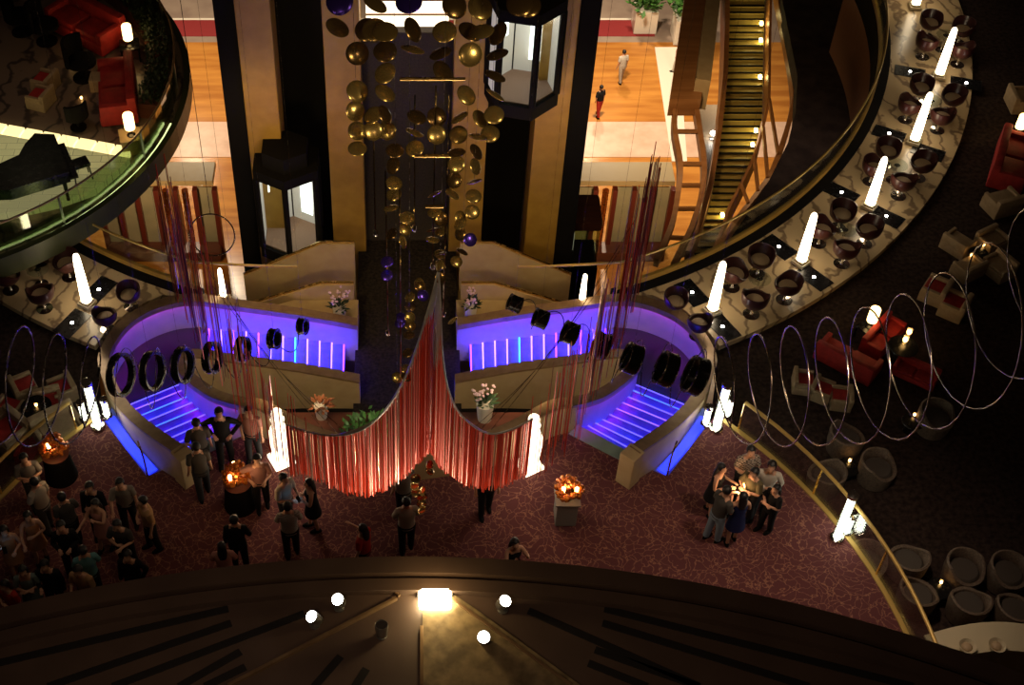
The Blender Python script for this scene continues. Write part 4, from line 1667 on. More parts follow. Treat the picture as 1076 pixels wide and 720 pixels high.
ledge_spot(356, 632, 'round white spotlight left of the bright ledge lamp, upper of two', (-.2, -.3, 1))
ledge_spot(330, 650, 'small white spotlight left of the bright ledge lamp, lower of two', (-.4, -.2, .8))
ledge_spot(529, 634, 'white spotlight right of the bright lamp at the ledge edge', (.3, -.2, .9))
p = ledge_spot(508, 671, 'large round white spotlight on the stone panel of the ledge', (0, -.4, 1))
ledge_spot(401, 661, 'small unlit spotlight on the brown ledge roof', (0, .2, 1), False)
p = P(457, 630, kz)
t = thing('ledge_lamp', 'brightest lamp under the ledge edge flooding the stone panel', 'lamp', p)
bm = bmesh.new()
box(bm, (0, .06, .02), (.34, .10, .05), 0, .01)
link('housing', bm, M_STEEL, t)
bm = bmesh.new()
box(bm, (0, -.02, .05), (.30, .22, .06), 0, .025)
link('lens', bm, mat('flood_lens', (.9, .9, .8), .4, emit=(1, .86, .5), es=40), t, True)
lamp('ledge_flood', p + Vector((0, -.10, .28)), 9, (1, .72, .32), .06)

# ------------------------------------------------------------------ hanging discs
SY = 15.0
discs34 = '''40,5 35,70 130,10 215,5 130,75 155,80 225,75 305,80 395,20 370,80 398,80 440,85 85,135 155,130 225,125 295,135 370,138 438,138 155,185 432,192 300,180 85,230 155,235 360,240 433,240 80,280 125,290 155,290 235,295 285,295 343,297 430,290 395,300 85,330 125,330 160,330 230,335 285,340 340,340 420,338 390,345 85,375 180,380 230,375 335,385 385,383 175,418 335,415 383,420 178,462 330,455 380,458 178,490 280,490 325,490 378,495 375,535 170,525 210,550 280,535 297,553 345,550 345,565 207,578 275,580 297,582 172,590 345,590 370,605 200,610 275,605 295,640 350,635 160,660 335,660 293,670 160,695 240,715 293,700 495,10 110,75 330,15 515,14'''
D = [(340 + float(a) / 2.4, float(b) / 2.4) for a, b in (q.split(',') for q in discs34.split())]
D += [(320 + a * .389, 260 + b * .389) for a, b in ((367, 18), (367, 48), (225, 45), (313, 108), (285, 135), (285, 160), (320, 130), (285, 190), (262, 190), (285, 212), (283, 237), (400, 198), (275, 330), (250, 352), (275, 350), (278, 285), (222, 75), (258, 205))]
D += [(340 + a * .2974, 440 + b * .2974) for a, b in ((325, 213), (322, 237), (350, 255), (348, 278), (347, 300), (347, 323), (375, 165), (375, 185), (325, 260))]
rnd = random.Random(5)
VIOLET = {(46, 0), (225, 45), (320, 130), (262, 190)}


def make_disc(m):
    def f():
        bm = bmesh.new()
        lathe(bm, [(.0, -.035), (.06, -.031), (.11, -.02), (.145, -.006), (.15, .0), (.145, .006), (.11, .02), (.06, .031), (.0, .035)], n=24)
        return tag(link('hanging_disc', bm, m, None, True), '-', 'hanging disc')
    return f


DG, DV, DB = Kind(make_disc(M_DISC)), Kind(make_disc(M_DISCB)), Kind(make_disc(M_DISCD))
strings = {}
for i, (x, y) in enumerate(D):
    Y = SY + rnd.uniform(-.45, .45)
    p = Q(x, y, Y)
    viol = any(abs(x - a) < 6 and abs(y - b) < 8 for a, b in ((407, 277), (444, 311), (422, 334), (495, 252), (357, 3), (430, 4), (441, 241), (406, 289)))
    kd = DV if viol else (DB if rnd.random() < .42 else DG)
    if y < 210:
        lab = 'lens-shaped hanging disc of the upper cluster before the gold columns'
        g = 'discs of the upper cluster'
    elif y < 300:
        lab = 'small hanging disc of the middle strings above the red curtain'
        g = 'discs of the middle strings'
    elif y < 470:
        lab = 'small hanging disc on the string left of the steel arcs'
        g = 'discs beside the steel arcs'
    else:
        lab = 'small gold disc hanging below the split of the red curtain'
        g = 'discs below the red curtain'
    if viol:
        lab, g = 'violet glinting hanging disc among the gold ones', 'violet discs'
    elif kd is DB:
        lab, g = lab.replace('disc', 'bronze disc', 1).replace('gold bronze', 'bronze'), g.replace('discs', 'bronze discs')
    elif 'gold disc' not in lab:
        lab = lab.replace('disc', 'gold disc', 1)
    size = max(.58, 1.16 - y / 520) if y < 300 else .60
    o = kd.put(p, 0, lab, g, size)
    # tilt towards a varied direction
    ax = Vector((rnd.gauss(0, .42), -.25 + rnd.gauss(0, .38), rnd.uniform(.55, 1.0)))
    o.rotation_euler = ax.to_track_quat('Z', 'Y').to_euler()
    if i % 3 == 0 and y < 470:
        strings.setdefault(round(p.x * 4), []).append(p)
for k, ps in strings.items():
    low = min(ps, key=lambda p: p.z)
    bm = bmesh.new()
    tube(bm, [low + Vector((0, .04, 0)), Vector((low.x, low.y + .04, 14))], .003, 5)
    o = link('hanging_wire', bm, M_WIRE)
    tag(o, 'thin dark wire from which hanging discs are strung', 'wire', 'wires of the hanging discs')
for i, (xa, xb, y) in enumerate(((420, 489, 83), (435, 474, 164), (447, 466, 217))):
    a, b = Q(xa, y, SY - .5), Q(xb, y, SY - .5)
    bm = bmesh.new()
    tube(bm, [a, b], .024, 8)
    o = link('hanging_rod', bm, M_BRASS, None, True)
    tag(o, ('longest', 'middle', 'shortest')[i] + ' horizontal brass rod among the hanging discs', 'rod')
for x, ya, yb in ((392, 130, 245), (436, 100, 240), (458, 90, 280), (472, 100, 330), (405, 180, 350), (420, 200, 400)):
    a, b = Q(x, ya, SY + .2), Q(x, ya, SY + .2)
    b.z = Q(x, yb, SY + .2).z
    bm = bmesh.new()
    tube(bm, [a, b], .012, 6)
    blob(bm, b, .04, 1, 0, (1, 1, 2.2))
    o = link('hanging_drop', bm, M_CHROME, None, True)
    tag(o, 'thin glinting hanging line with a drop at its end between the discs', 'hanging line', 'glinting hanging lines')

# ------------------------------------------------------------------ red fringe curtain
t = thing('hanging_fringe', 'red fringe curtain in two lobes hung from steel arcs over the carpet', 'hanging sculpture')
apex = Q(461, 282, SY)
Ls = [(461, 283), (452, 318), (440, 358), (425, 398), (404, 432), (380, 452), (352, 458), (325, 454), (300, 446)]
Rs = [(461, 283), (463, 330), (465, 372), (470, 405), (480, 430), (496, 447), (515, 456), (536, 452), (560, 440)]
arcs = []
for pts, s in ((Ls, -1), (Rs, 1)):
    for k in range(6):
        off = k * 4.2
        pp = []
        for j, (x, y) in enumerate(pts):
            f = j / (len(pts) - 1)
            wgt = math.sin(PI * min(1, f * 1.2)) if f < .85 else .2
            depth = SY + .10 * k - .9 * math.sin(PI * f) * .6
            pp.append(Q(x + (-s) * off * wgt * .55, y - off * wgt * .5 + (k * 3.0 * max(0, f - .6)), depth))
        arc = smooth_path(pp, 6)
        arcs.append((s, k, arc))
        bm = bmesh.new()
        tube(bm, arc, .016, 6)
        link('steel_arc', bm, M_ARC, t, True)
bm = bmesh.new()
lathe(bm, [(.03, -.06), (.07, -.02), (.05, .08), (.015, .2)], apex, 14)
link('apex_cap', bm, M_CHROME, t, True)
rnd = random.Random(9)


def bottom_y(x):          # lower scallop of the two lobes, as seen in the photograph
    L = [(320, 500), (340, 509), (362, 519), (385, 523), (408, 514), (430, 498), (446, 480), (452, 480), (468, 497), (488, 511), (508, 516), (530, 512), (548, 504), (570, 492)]
    for (xa, ya), (xb, yb) in zip(L, L[1:]):
        if xa <= x <= xb:
            return ya + (yb - ya) * (x - xa) / (xb - xa)
    return 500


def strands(nm, items, m, r=.0095):
    bm = bmesh.new()
    for top, zb in items:
        a = rnd.uniform(0, 6)
        v = []
        for z in (top.z, zb):
            v.append([bm.verts.new((top.x + r * math.cos(a + q * 2 * PI / 4), top.y + r * math.sin(a + q * 2 * PI / 4), z)) for q in range(4)])
        for q in range(4):
            bm.faces.new((v[0][q], v[0][(q + 1) % 4], v[1][(q + 1) % 4], v[1][q]))
    o = link(nm, bm, m, t)
    o['kind'] = 'stuff'
    return o


main, silver = [], []
for s, k, arc in arcs:
    n = 52
    for i in range(n):
        f = (.16 + .84 * (i + rnd.random()) / n)
        p = along(arc, f)
        # strand drops until it meets the scallop line
        zz = p.z
        q = Vector(p)
        d0 = None
        lo, hi = zz - 4.2, zz
        for it in range(24):
            mid = (lo + hi) / 2
            qq = Vector((p.x, p.y, mid)) - Vector((0, 0, H))
            cz = -(qq.y * -st_ + 0) if False else None
            xc = qq.x
            yc = qq.y * ct + qq.z * st_
            zc = -qq.y * st_ + qq.z * ct
            u, v = xc / -zc, yc / -zc
            px, py = CX + u * F, CY - v * F
            if py > bottom_y(px) - k * 1.0:
                lo = mid
            else:
                hi = mid
        zb = (lo + hi) / 2 + rnd.uniform(-.05, .07)
        (silver if rnd.random() < .10 else main).append((p, zb))
strands('fringe', main, M_STRAND)
strands('silver_fringe', silver, M_STRANDP)
# sparse outer strands, the wings swinging up and away on both sides
w_in, w_sil, w_pl = [], [], []
for s in (-1, 1):
    path = smooth_path([(548, 508, 60), (572, 490, 75), (596, 462, 90), (618, 428, 110), (640, 385, 130), (658, 330, 130), (672, 280, 110)], 8) if s > 0 else smooth_path([(320, 500, 60), (296, 485, 70), (270, 455, 85), (245, 415, 110), (222, 375, 130), (200, 330, 120), (185, 290, 100)], 8)
    for k in range(88):
        q = along(path, rnd.random() ** .9)
        x, y, L = q.x + rnd.uniform(-9, 9), q.y + rnd.uniform(-14, 10), q.z * rnd.uniform(.7, 1.25)
        Y = SY + (508 - q.y) / 120
        b = Q(x, y, Y)
        top = Q(x, y - L, Y)
        top.x, top.y = b.x, b.y
        r = rnd.random()
        (w_sil if r < .12 else (w_pl if (r < .6 and q.y < 430) else w_in)).append((top, b.z))
strands('outer_fringe', w_in, M_STRAND, .0075)
strands('outer_plum_fringe', w_pl, M_STRANDV, .0075)
strands('outer_silver_fringe', w_sil, M_STRANDP, .0075)
for s in (-1, 1):
    for k in range(3):
        a = Q(428 + s * (60 + 14 * k), 458 - 3 * k, SY + .2)
        b = Q(428 + s * (205 + 18 * k), 300 - 36 * k, SY + 2.2)
        bm = bmesh.new()
        tube(bm, smooth_path([a, a.lerp(b, .5) - Vector((0, 0, .35)), b], 6), .005, 5)
        link('stay_wire', bm, M_WIRE, t, True)

# ------------------------------------------------------------------ coils and black hanging tubes
def coil(path, r0, r1, turns, bev, m, lab, per=26, narrow=False):
    n = int(turns * per)
    pts = []
    sp = smooth_path(path, 10)
    for i in range(n + 1):
        f = i / n
        c = along(sp, f)
        tdir = (along(sp, min(1, f + .01)) - along(sp, max(0, f - .01))).normalized()
        side = (Vector((.12 if path[0].x > 0 else -.12, -1, 0)) if narrow else tdir.cross(Vector((0, 0, 1)))).normalized()
        up = Vector((0, 0, 1)) if narrow else side.cross(tdir)
        r = r0 + (r1 - r0) * f
        a = 2 * PI * turns * f
        pts.append(c + side * (r * math.cos(a)) + up * (r * math.sin(a)))
    bm = bmesh.new()
    tube(bm, pts, bev, 6)
    o = link('hanging_coil', bm, m, None, 'all')
    tag(o, lab, 'coil')
    return o


ZS = 4.1
R0 = [(752, 408), (800, 410), (850, 404), (905, 396), (960, 382), (1020, 352), (1085, 305), (1140, 255)]
for s in (1, -1):
    pth = [P(428 + s * (x - 428), y, 4.2) for x, y in R0]
    coil(pth, .92, 1.6, 9.6, .017, M_COIL if s > 0 else M_WIRE, 'large open %s coil swelling towards the %s edge above the lounge' % ('chrome' if s > 0 else 'shade-darkened chrome', 'right' if s > 0 else 'left'), narrow=True)  # left coil is the same metal; darker colour stands in for missing light
    sm = [(545, 318), (571, 333), (600, 352), (634, 368), (666, 380), (700, 388), (736, 398)]
    if s > 0:
        pth = [P(x, y + 4, ZS) for x, y in sm]
    else:
        pth = [P(x, y + 6, ZS) for x, y in ((318, 345), (288, 357), (256, 368), (224, 376), (192, 384), (160, 391), (120, 395))]
    coil(pth, .20, .62, 6.6, .009, M_WIRE, 'thin dark wire coil threading the black hoops over the %s staircase' % ('right' if s > 0 else 'left'))
hoopsR = [(541, 319, .30), (568, 335, .34), (599, 350, .40), (632, 363, .46), (664, 377, .54), (700, 388, .62), (731, 395, .68)]
hoopsL = [(318, 343, .30), (288, 356, .36), (255, 367, .44), (223, 376, .56), (192, 384, .64), (160, 390, .70), (127, 394, .76)]
for s, hp in ((1, hoopsR), (-1, hoopsL)):
    for i, (x, y, dia) in enumerate(hp):
        c = P(x, y, ZS)
        r = dia / 2 * 1.05
        nm = ('first', 'second', 'third', 'fourth', 'fifth', 'sixth', 'outermost')[i]
        t = thing('hanging_hoop', '%s and %s black hoop from the curtain over the %s staircase' % (('smallest', 'small', 'small', 'middling', 'large', 'large', 'largest')[i], nm, 'right' if s > 0 else 'left'), 'hoop', c)
        if s > 0:
            ax = Vector((.90, -.15, -.34))
            ln = .23
        else:
            ax = Vector((.90, -.25, .20))
            ln = .13
        Rm = ax.to_track_quat('Z', 'Y').to_matrix().to_4x4()
        bm = bmesh.new()
        lathe(bm, [(r, -ln / 2), (r, ln / 2), (r - .045, ln / 2), (r - .045, -ln / 2), (r, -ln / 2)], n=32, caps=False)
        for v in bm.verts:
            v.co = Rm @ v.co
        link('band', bm, M_BLACK, t, True)
        for e in (-1, 1):
            bm = bmesh.new()
            pts = [Rm @ Vector((r * math.cos(a), r * math.sin(a), e * ln / 2)) for a in [2 * PI * q / 32 for q in range(32)]]
            tube(bm, pts, .012, 6, closed=True)
            link('edge_ring', bm, M_WIRE, t, True)
        bm = bmesh.new()
        tube(bm, [(0, 0, r), (0, 0, 9.8)], .002, 5)
        link('suspension_wire', bm, M_WIRE, t)
        bm = bmesh.new()
        blob(bm, Rm @ Vector((0, 0, 0)) + Vector((0, 0, -r - .02)), .03, 1)
        link('tip', bm, M_CHROME, t, True)
# lone ring loop at the left
c = Q(223, 247, 19)
bm = bmesh.new()
tube(bm, [c + Vector((.42 * math.cos(2 * PI * i / 40), .12 * math.sin(2 * PI * i / 40), .42 * math.sin(2 * PI * i / 40))) for i in range(40)], .014, 6, closed=True)
o = link('hanging_ring', bm, M_CHROME, None, 'all')
tag(o, 'single thin chrome ring hung before the left fin screen', 'ring')
bm = bmesh.new()
tube(bm, [c + Vector((0, .1, .42)), c + Vector((0, .1, 14))], .006, 5)
o = link('hanging_wire', bm, M_WIRE)
tag(o, 'thin wire holding the single chrome ring at the left', 'wire')

# ------------------------------------------------------------------ people
ARMS = {
    'down': ((.05, -.02, -.28), (.07, .05, -.53), (.02, .05, -.18)),
    'phone': ((.07, .03, -.27), (-.06, .27, -.17), (-.05, .16, .05)),
    'fold': ((.08, .05, -.26), (-.14, .20, -.22), (-.17, .02, .02)),
    'hips': ((.21, -.10, -.22), (.03, .04, -.40), (-.10, .10, -.08)),
    'up': ((.07, .20, -.10), (-.03, .34, .12), (0, .08, .16)),
    'reach': ((.08, .14, -.22), (.05, .40, -.16), (0, .18, .02)),
    'pocket': ((.11, -.06, -.27), (.02, .05, -.48), (-.02, .08, -.14)),
}


def body_mesh(arms, stride, lean):
    V, E, R = [], [], []

    def add(p, r, parent=None):
        V.append(Vector(p))
        R.append(r)
        if parent is not None:
            E.append((parent, len(V) - 1))
        return len(V) - 1
    L = lambda z: Vector((0, lean * max(0, z - .95), 0))
    pel = add((0, 0, .95), .125)
    wa = add(Vector((0, 0, 1.10)) + L(1.1), .110, pel)
    che = add(Vector((0, 0, 1.28)) + L(1.28), .125, wa)
    nb = add(Vector((0, 0, 1.42)) + L(1.42), .070, che)
    ne = add(Vector((0, .01, 1.49)) + L(1.49), .052, nb)
    h1 = add(Vector((0, .03, 1.565)) + L(1.56), .078, ne)
    h2 = add(Vector((0, .015, 1.64)) + L(1.64), .084, h1)
    add(Vector((0, .01, 1.70)) + L(1.7), .050, h2)
    nose = add(Vector((0, .115, 1.585)) + L(1.585), .013, h1)
    joints = {}
    for s, ar in ((1, arms[0]), (-1, arms[1])):
        e, w_, hd = [Vector((s * q[0], q[1], q[2])) for q in ARMS[ar]]
        sh = Vector((s * .165, 0, 1.385)) + L(1.385)
        a = add(sh, .056, nb)
        b = add(sh + e, .040, a)
        c = add(sh + w_, .027, b)
        fd = hd.normalized()
        pm = sh + w_ + fd * .055
        d = add(pm, .030, c)
        joints[s] = (sh, sh + e, sh + w_)
        side = fd.cross(Vector((s * .4, .3, 1))).normalized()
        nrm = fd.cross(side).normalized()
        for k, ln in enumerate((.068, .078, .074, .058)):
            o = side * ((k - 1.5) * .019)
            f1 = add(pm + fd * .045 + o, .0095, d)
            f2 = add(pm + fd * (.045 + ln * .55) + o * 1.1 + nrm * .008, .0085, f1)
            add(pm + fd * (.045 + ln * .9) + o * 1.1 + nrm * .026, .007, f2)
        t1 = add(pm - side * .036 + fd * .012, .010, d)
        add(pm - side * .052 + fd * .048, .008, t1)
    legs = {}
    for s in (1, -1):
        y = stride * s
        hp = add((s * .085, 0, .90), .088, pel)
        kn = add((s * .095, y * .45 + .015, .50), .058, hp)
        an = add((s * .10, y, .085), .040, kn)
        he = add((s * .10, y + .03, .035), .036, an)
        add((s * .115, y + .15, .028), .027, he)
        legs[s] = [V[hp], V[kn], V[an]]
    me = bpy.data.meshes.new('person')
    me.from_pydata(V, E, [])
    o = bpy.data.objects.new('person_tmp', me)
    COL.objects.link(o)
    md = o.modifiers.new('skin', 'SKIN')
    md.use_smooth_shade = True
    for i, r in enumerate(R):
        me.skin_vertices[0].data[i].radius = (r, r)
    for i in range(len(V)):
        me.skin_vertices[0].data[i].use_root = (i == 0)
    sb = o.modifiers.new('sub', 'SUBSURF')
    sb.levels = 1
    sb.render_levels = 1
    dg = bpy.context.evaluated_depsgraph_get()
    dg.update()
    nm = bpy.data.meshes.new_from_object(o.evaluated_get(dg))
    bpy.data.objects.remove(o)
    for p in nm.polygons:
        p.use_smooth = True
    return nm, joints, legs, L


BODY = {}


def person(hx, hy, lab, yaw, top, bottom='black', kind='man', arms=('down', 'down'), stride=.07, lean=.04, h=1.70, z=0.0, sleeve=.55, hairm=None, group=None, prop=None, off=(0, 0)):
    key = (arms, stride, lean)
    if key not in BODY:
        BODY[key] = body_mesh(*key)
    me, joints, legs, L = BODY[key]
    sc = h / 1.74
    p = P(hx, hy, z + 1.62 * sc)
    ry = math.radians(yaw)
    fw = Matrix.Rotation(ry, 3, 'Z') @ Vector(L(1.62)) * sc
    o = bpy.data.objects.new('person', me)
    COL.objects.link(o)
    if not me.materials:
        me.materials.append(M_SKIN)
    o.location = (p.x - fw.x + off[0], p.y - fw.y + off[1], z)
    o.rotation_euler = (0, 0, ry)
    o.scale = (sc, sc, sc)
    tag(o, lab, 'person', group)
    tm, bm_ = cloth(*top) if isinstance(top, tuple) else MATS['cloth_' + top], cloth(*bottom) if isinstance(bottom, tuple) else MATS['cloth_' + bottom]
    n = 16

    def er(z_, rx, ry_, dy=0):
        c = L(z_)
        return ell(0, c.y + dy, z_, rx, ry_, n)
    bm = bmesh.new()
    if kind == 'man' or kind == 'top':
        zlo = .86
        loft(bm, [er(zlo, .175, .128), er(.98, .172, .125), er(1.12, .165, .12), er(1.28, .195, .135), er(1.38, .19, .115), er(1.43, .12, .09), er(1.47, .07, .07)])
    else:
        zlo = .60
        loft(bm, [er(zlo, .215, .19), er(.80, .19, .155), er(.95, .165, .14), er(1.10, .135, .115), er(1.28, .165, .135, .01), er(1.36, .15, .11), er(1.40, .09, .08)])
    if kind != 'dress':
        for s in (1, -1):
            a, b, c = joints[s]
            if sleeve > .9:
                tube(bm, [a + Vector((-s * .05, 0, 0)), a, b, c], [.07, .072, .058, .042], 10)
            else:
                m = a.lerp(b, sleeve + .2)
                tube(bm, [a + Vector((-s * .05, 0, 0)), a, m], [.07, .074, .066], 10)
    link('dress' if kind in ('dress', 'sleeved') else 'shirt', bm, tm, o, True)
    if kind in ('man', 'top'):
        bm = bmesh.new()
        for s in (1, -1):
            a, b, c = legs[s]
            tube(bm, [a + Vector((0, 0, .05)), a, b, c], [.09, .105, .080, .066], 12)
        loft(bm, [er(.78, .16, .12), er(.90, .178, .128), er(1.0, .168, .122)])
        link('trousers', bm, bm_, o, True)
    for s in (1, -1):
        bm = bmesh.new()
        c = legs[s][2]
        loft(bm, [ell(c.x, c.y + .05, .0, .05, .13, 12), ell(c.x, c.y + .05, .035, .052, .132, 12), ell(c.x, c.y + .02, .075, .045, .085, 12)])
        link('shoe', bm, M_MATTE, o, True)
    hc = Vector((0, .005, 1.645)) + L(1.64)
    bm = bmesh.new()
    blob(bm, hc + Vector((0, -.012, .015)), .104, 2, 0, (.92, 1.02, .98))
    bmesh.ops.delete(bm, geom=[v for v in bm.verts if v.co.y - hc.y > .05 and v.co.z - hc.z < .035], context='VERTS')
    if kind in ('dress', 'sleeved', 'top'):
        loft(bm, [[Vector((x * .09, hc.y - .05 + y * .055, hc.z + .02)) for x, y in [(math.cos(q * PI / 5), math.sin(q * PI / 5)) for q in range(10)]],
                  [Vector((x * .10, hc.y - .085 + y * .05, hc.z - .15)) for x, y in [(math.cos(q * PI / 5), math.sin(q * PI / 5)) for q in range(10)]],
                  [Vector((x * .08, hc.y - .11 + y * .035, hc.z - .30)) for x, y in [(math.cos(q * PI / 5), math.sin(q * PI / 5)) for q in range(10)]]])
    link('hair', bm, hairm or M_HAIR, o, True)
    for s in (1, -1):
        bm = bmesh.new()
        blob(bm, Vector((s * .032, .098, 1.612)) + L(1.61), .011, 1)
        link('eye', bm, M_HAIR, o, True)
    if prop:
        a = joints[1][2]
        bm = bmesh.new()
        box(bm, (0, 0, 0), (.075, .012, .14))
        q = bpy.data.objects
        loc = o.matrix_basis @ (a + Vector((-.08, .14, .10)))
        ph = link('phone', bm, M_BLACK, None, loc=loc)
        ph.rotation_euler = (.6, 0, ry)
        tag(ph, prop, 'phone')
        bm = bmesh.new()
        box(bm, (0, -.008, 0), (.065, .004, .12))
        link('screen', bm, M_PHONE, ph)
    return o


for nm, c in dict(black=(.010, .009, .010), charcoal=(.03, .03, .035), navy=(.012, .015, .07), white=(.52, .47, .40), offwhite=(.40, .33, .26), grey=(.19, .165, .14), dgrey=(.07, .062, .056), pink=(.52, .23, .19), tan=(.40, .23, .11), teal=(.10, .24, .26), olive=(.10, .08, .04), jeans=(.20, .26, .33), red=(.42, .03, .02), rose=(.30, .14, .11), sea=(.15, .19, .18), orange=(.40, .17, .07)).items():
    cloth(nm, c)
mat('cloth_plaid', (.10, .075, .06), .85, c2=(.42, .33, .26), scale=24, kind='check')
mat('cloth_stripe', (.50, .45, .38), .85, c2=(.26, .22, .19), scale=14, kind='stripe')

person(206, 445, 'person in a dark grey shirt with back turned at the left stair threshold', 15, 'dgrey', 'black', arms=('down', 'pocket'))
person(206, 470, 'person in a grey shirt and dark trousers below the left stair post', 20, 'dgrey', 'charcoal', stride=.12)
person(230, 434, 'person in an open black suit jacket with hands on hips before the left stair', 182, 'black', 'black', arms=('hips', 'hips'), sleeve=1, h=1.76, stride=.10)
person(261, 432, 'person in a pinkish grey shirt and dark jeans right of the man in the suit', 170, 'rose', 'charcoal', arms=('pocket', 'down'))
person(270, 483, 'person in a rose shirt with one hand back beside the candle table', 190, 'rose', 'black', arms=('hips', 'phone'))
person(298, 503, 'person in a pale grey shirt holding a lit phone below the left sculpture', 230, 'offwhite', 'charcoal', arms=('phone', 'phone'), prop='lit blue phone held by the person in pale grey')
person(325, 508, 'person in a black sleeveless dress facing the one with the phone', 100, 'black', kind='dress', arms=('fold', 'fold'), h=1.62)
person(302, 533, 'person in a white striped shirt seen from behind', 10, 'stripe', 'black', arms=('fold', 'fold'))
person(246, 547, 'person in black standing below the candle table', 0, 'black', 'black', arms=('fold', 'down'), sleeve=1)
person(233, 575, 'person in a pink top cut by the dark ledge near the candle table', 5, 'pink', 'black', kind='top', arms=('fold', 'fold'), h=1.62)
person(25, 482, 'person in a grey shirt and light trousers at the back of the left crowd', 200, 'grey', 'dgrey', arms=('fold', 'fold'))
person(36, 507, 'person in a white shirt seen from the side behind the crowd', 60, 'offwhite', 'dgrey', arms=('down', 'fold'))
person(126, 508, 'person in a grey round-shouldered shirt apart at the crowd edge', 190, 'grey', 'black', arms=('reach', 'down'), lean=.12)
person(100, 530, 'person in a pale pink dress stepping through the crowd', 160, 'pink', kind='dress', arms=('reach', 'up'), h=1.62, stride=.10)
person(150, 527, 'person in a tan shirt at the right edge of the left crowd', 120, 'tan', 'black', arms=('fold', 'down'))
person(123, 552, 'person in a dark grey shirt bending slightly near the ledge', 170, 'dgrey', 'black', arms=('fold', 'phone'), lean=.16)
person(64, 553, 'person in black with only the face catching light in the crowd', 190, 'black', 'black', arms=('phone', 'phone'), sleeve=1)
person(29, 543, 'person in an orange-tan sleeveless dress in the crowd', 200, 'orange', kind='dress', arms=('reach', 'fold'), h=1.62)
person(87, 579, 'person in a teal shirt in front of the tan one', 20, 'teal', 'black', arms=('fold', 'fold'))
person(82, 600, 'person in a tan shirt with bowed head beside the ledge', 165, 'tan', 'black', arms=('phone', 'phone'), lean=.14)
person(134, 584, 'person in a dark suit over a white shirt near the ledge', 175, 'black', 'black', arms=('down', 'pocket'), sleeve=1)
person(24, 600, 'person in a sea-green dress with crossed arms at the lower left', 190, 'sea', kind='sleeved', arms=('fold', 'fold'), h=1.62)
person(4, 558, 'person with bare arms lifted at the left edge of the crowd', 200, 'orange', kind='dress', arms=('up', 'phone'), h=1.62, prop='small lit phone held up at the left edge of the crowd')
person(94, 512, 'person in black between the grey and pink figures of the crowd', 180, 'black', 'black', arms=('down', 'fold'), sleeve=1)
person(65, 523, 'person in dark grey at the centre of the crowd', 30, 'dgrey', 'black', arms=('fold', 'down'))
person(47, 594, 'person in black holding something white near the lower left', 180, 'black', 'black', arms=('phone', 'down'), sleeve=1)
person(5, 615, 'person in a dark red top at the lower left corner', 150, 'red', 'black', kind='top', arms=('fold', 'down'), h=1.6)
person(427, 528, 'person in a pinkish white shirt below the split of the red curtain', 10, 'offwhite', 'black', arms=('fold', 'fold'))
person(424, 492, 'person in a grey shirt half hidden by the left lobe of the red curtain', 20, 'grey', 'black', arms=('fold', 'down'))
person(513, 489, 'person in dark trousers half hidden by the right lobe of the red curtain', 190, 'charcoal', 'black', stride=.10)
person(381, 556, 'person in a red top on the dark carpet near the ledge', 60, 'red', 'black', kind='top', arms=('reach', 'down'), stride=.16, h=1.62)
person(541, 571, 'person in a black strapless dress cut by the ledge in the middle', 200, 'black', kind='dress', arms=('up', 'up'), h=1.62)
person(758, 492, 'person in a black dress with bare arms at the left of the right-hand table', 240, 'black', kind='dress', arms=('phone', 'phone'), h=1.62)
person(789, 474, 'person in a plaid shirt behind the right-hand table', 185, 'plaid', 'black', arms=('phone', 'fold'))
person(811, 490, 'person in a white shirt at the right of the right-hand table', 165, 'white', 'charcoal', arms=('fold', 'pocket'), sleeve=1, h=1.78)
person(764, 516, 'person in a dark grey T-shirt and pale jeans by the right-hand table', 300, 'dgrey', 'jeans', arms=('phone', 'phone'), lean=.10)
person(781, 522, 'person in a navy dress with bare legs before the right-hand table', 5, 'navy', kind='dress', arms=('phone', 'phone'), h=1.60)
person(793, 497, 'person in an olive shirt leaning over the right-hand table', 130, 'olive', 'charcoal', arms=('fold', 'fold'), lean=.12)
person(816, 514, 'person with dark hair and black clothes before the white-shirted one', 120, 'black', 'black', kind='top', arms=('fold', 'fold'), h=1.5)
# their little table
p = P(780, 514, .95)
t = thing('standing_table', 'small dark standing table with a candle amid the right-hand group', 'table', (p.x, p.y + .0, 0))
bm = bmesh.new()
lathe(bm, [(.02, .92), (.20, .92), (.21, .94), (.02, .95)], n=22)
link('tabletop', bm, M_BLACK, t, True)
bm = bmesh.new()
lathe(bm, [(.16, 0), (.16, .02), (.03, .04), (.025, .92)], n=16)
link('pedestal', bm, M_BLACK, t, True)
TEA.put((p.x, p.y, .952), 0, 'bright candle on the standing table amid the right-hand group', 'candles in the lounges', 1.5)
# far below in the lobby
person(632, 92, 'person in a black top and red skirt walking on the orange lobby floor', 30, 'black', 'red', kind='man', z=LB + .0, stride=.14, h=1.75, arms=('down', 'pocket'))
person(656, 55, 'person in pale clothes walking further off on the lobby floor', 20, 'white', 'offwhite', z=LB, stride=.16, h=1.8)
person(714, 48, 'person in a red top beside the white strip of the lobby floor', 80, 'red', 'white', kind='top', z=LB + .03, stride=.12)

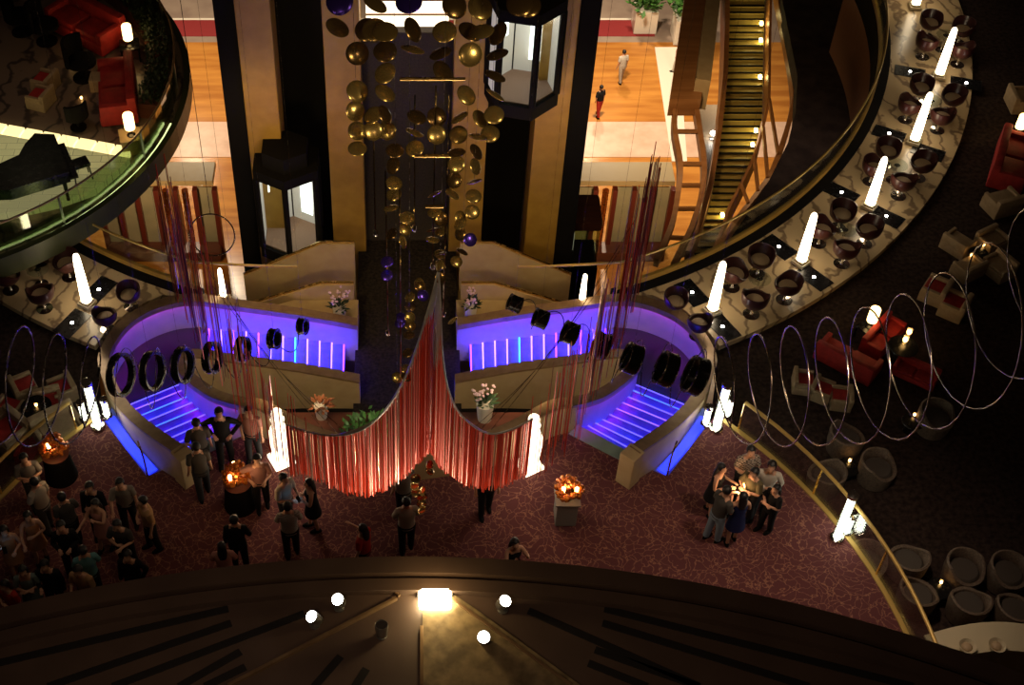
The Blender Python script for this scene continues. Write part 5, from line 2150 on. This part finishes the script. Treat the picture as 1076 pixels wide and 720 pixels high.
# ------------------------------------------------------------------ candle light and added, unseen fill lights
for i, (x, y, e) in enumerate(((-9.5, 50, 5200), (8.5, 50, 6000), (9.5, 60, 3600), (-12, 60, 3000), (14, 45, 2000))):
    lamp('lobby_fill', (x, y, -6.5), e, (1, .80, .55), .5, 'SPOT', 125, (x, y, LB), .8)  # unseen spots added above the lobby to brighten its floor
for x in (-9.5, 8.5):
    lamp('screen_wash', (x, 38.5, -12.0), 520, (1, .66, .32), .4, 'SPOT', 100, (x, 42.5, -14.5), .8)
for s in (1, -1):  # unseen spots added to brighten columns, ledges, stair faces and curtain
    lamp('column_wash', (s * 2.4, 23.5, 2.0), 150, (1, .68, .30), .3, 'SPOT', 110, (s * 2.6, CY0, 2.6), .9)
    lamp('column_wash', (s * 4.2, 24.9, 2.5), 90, (1, .68, .30), .3, 'SPOT', 110, (s * 3.6, CY0, 1.6), .9)
    lamp('ledge_wash', (s * 2.6, 22.6, 2.5), 260, (1, .66, .25), .3, 'SPOT', 75, (s * 2.6, 25.0, -2.3), .8)
    lamp('face_wash', (s * 2.5, 18.5, 2.2), 330, (1, .74, .40), .3, 'SPOT', 90, (s * 2.8, 21.9, -1.6), .8)
    lamp('curtain_up', (s * .75, 13.0, 1.5), 190, (1, .78, .52), .08, 'SPOT', 75, (s * .75, 15, 4.0), .6)
lamp('curtain_fill', (-.6, 12.2, 2.2), 150, (1, .85, .62), .08, 'SPOT', 30, (-.45, 15, 3.6), .6)  # unseen spot added in front to brighten the red strands
for x, y, e in ((7.8, 15.0, 720), (4.5, 13.5, 280), (-4.5, 15.5, 34), (1.5, 15.5, 40), (-7.0, 14.5, 36), (-7.5, 17, 26)):
    lamp('carpet_fill', (x, y, 7.5), e, (1, .74, .52), .3, 'SPOT', 80, (x, y, 0), .9)  # overhead spots added to brighten the carpet and crowd, no fixture modelled
for a in (35, 55, 75, 92):
    p = rg(math.radians(a), RO - .8, 4.5)
    lamp('ring_fill', p, 26, (1, .74, .42), .3, 'SPOT', 85, (p.x, p.y, RZ), .9)  # unseen overhead spots added for the marble ring
lamp('disc_wash', (-3.5, 9.5, 13), 270, (1, .78, .44), .5, 'SPOT', 60, (0, 15, 9.5), .8)  # this spot and the next are added so the discs catch highlights
lamp('disc_wash', (4, 11, 15), 270, (1, .78, .44), .5, 'SPOT', 60, (.2, 15, 10), .8)
lamp('terrace_wash', (-10, 28, 6), 105, (1, .70, .45), .3, 'SPOT', 100, (-10, 28.5, 0), .9)  # unseen spot added to lift the dark terrace
lamp('stage_wash', (-9.5, 26.5, 5), 110, (.9, .95, .5), .3, 'SPOT', 60, (-9.5, 26.5, 0), .9)  # unseen greenish spot added to brighten the stage tiles
lamp('pit_glow', (12, 33, -1.4), 90, (1, .72, .5), .4, 'SPOT', 130, (12, 33, -5), .9)  # added light that lifts the dark pit floor
lamp('truss_glow', (8.2, 34, -2.5), 420, (1, .66, .32), .4, 'SPOT', 120, (9.6, 37, -7), .9)  # unseen spot added to warm the timber
lamp('table_candle_light', P(776, 515, 1.25), 9, (1, .62, .3), .06)
for x, y in ((253, 515), (67, 488), (594, 518)):
    lamp('table_candle_light', P(x, y - 8, 1.5), 9, (1, .62, .3), .06)
for s in (1, -1):
    lamp('column_wash', (s * 3.2, 21.5, 9.5), 150, (1, .64, .22), .3, 'SPOT', 80, (s * 3.0, CY0, 5.5), .9)  # unseen gold light added for the upper columns
lamp('canopy_wash', (-1.0, 3.5, 17), 150, (1, .72, .5), .3, 'SPOT', 120, (0, 7, 12), .9)  # unseen spot added from above to brighten the canopy
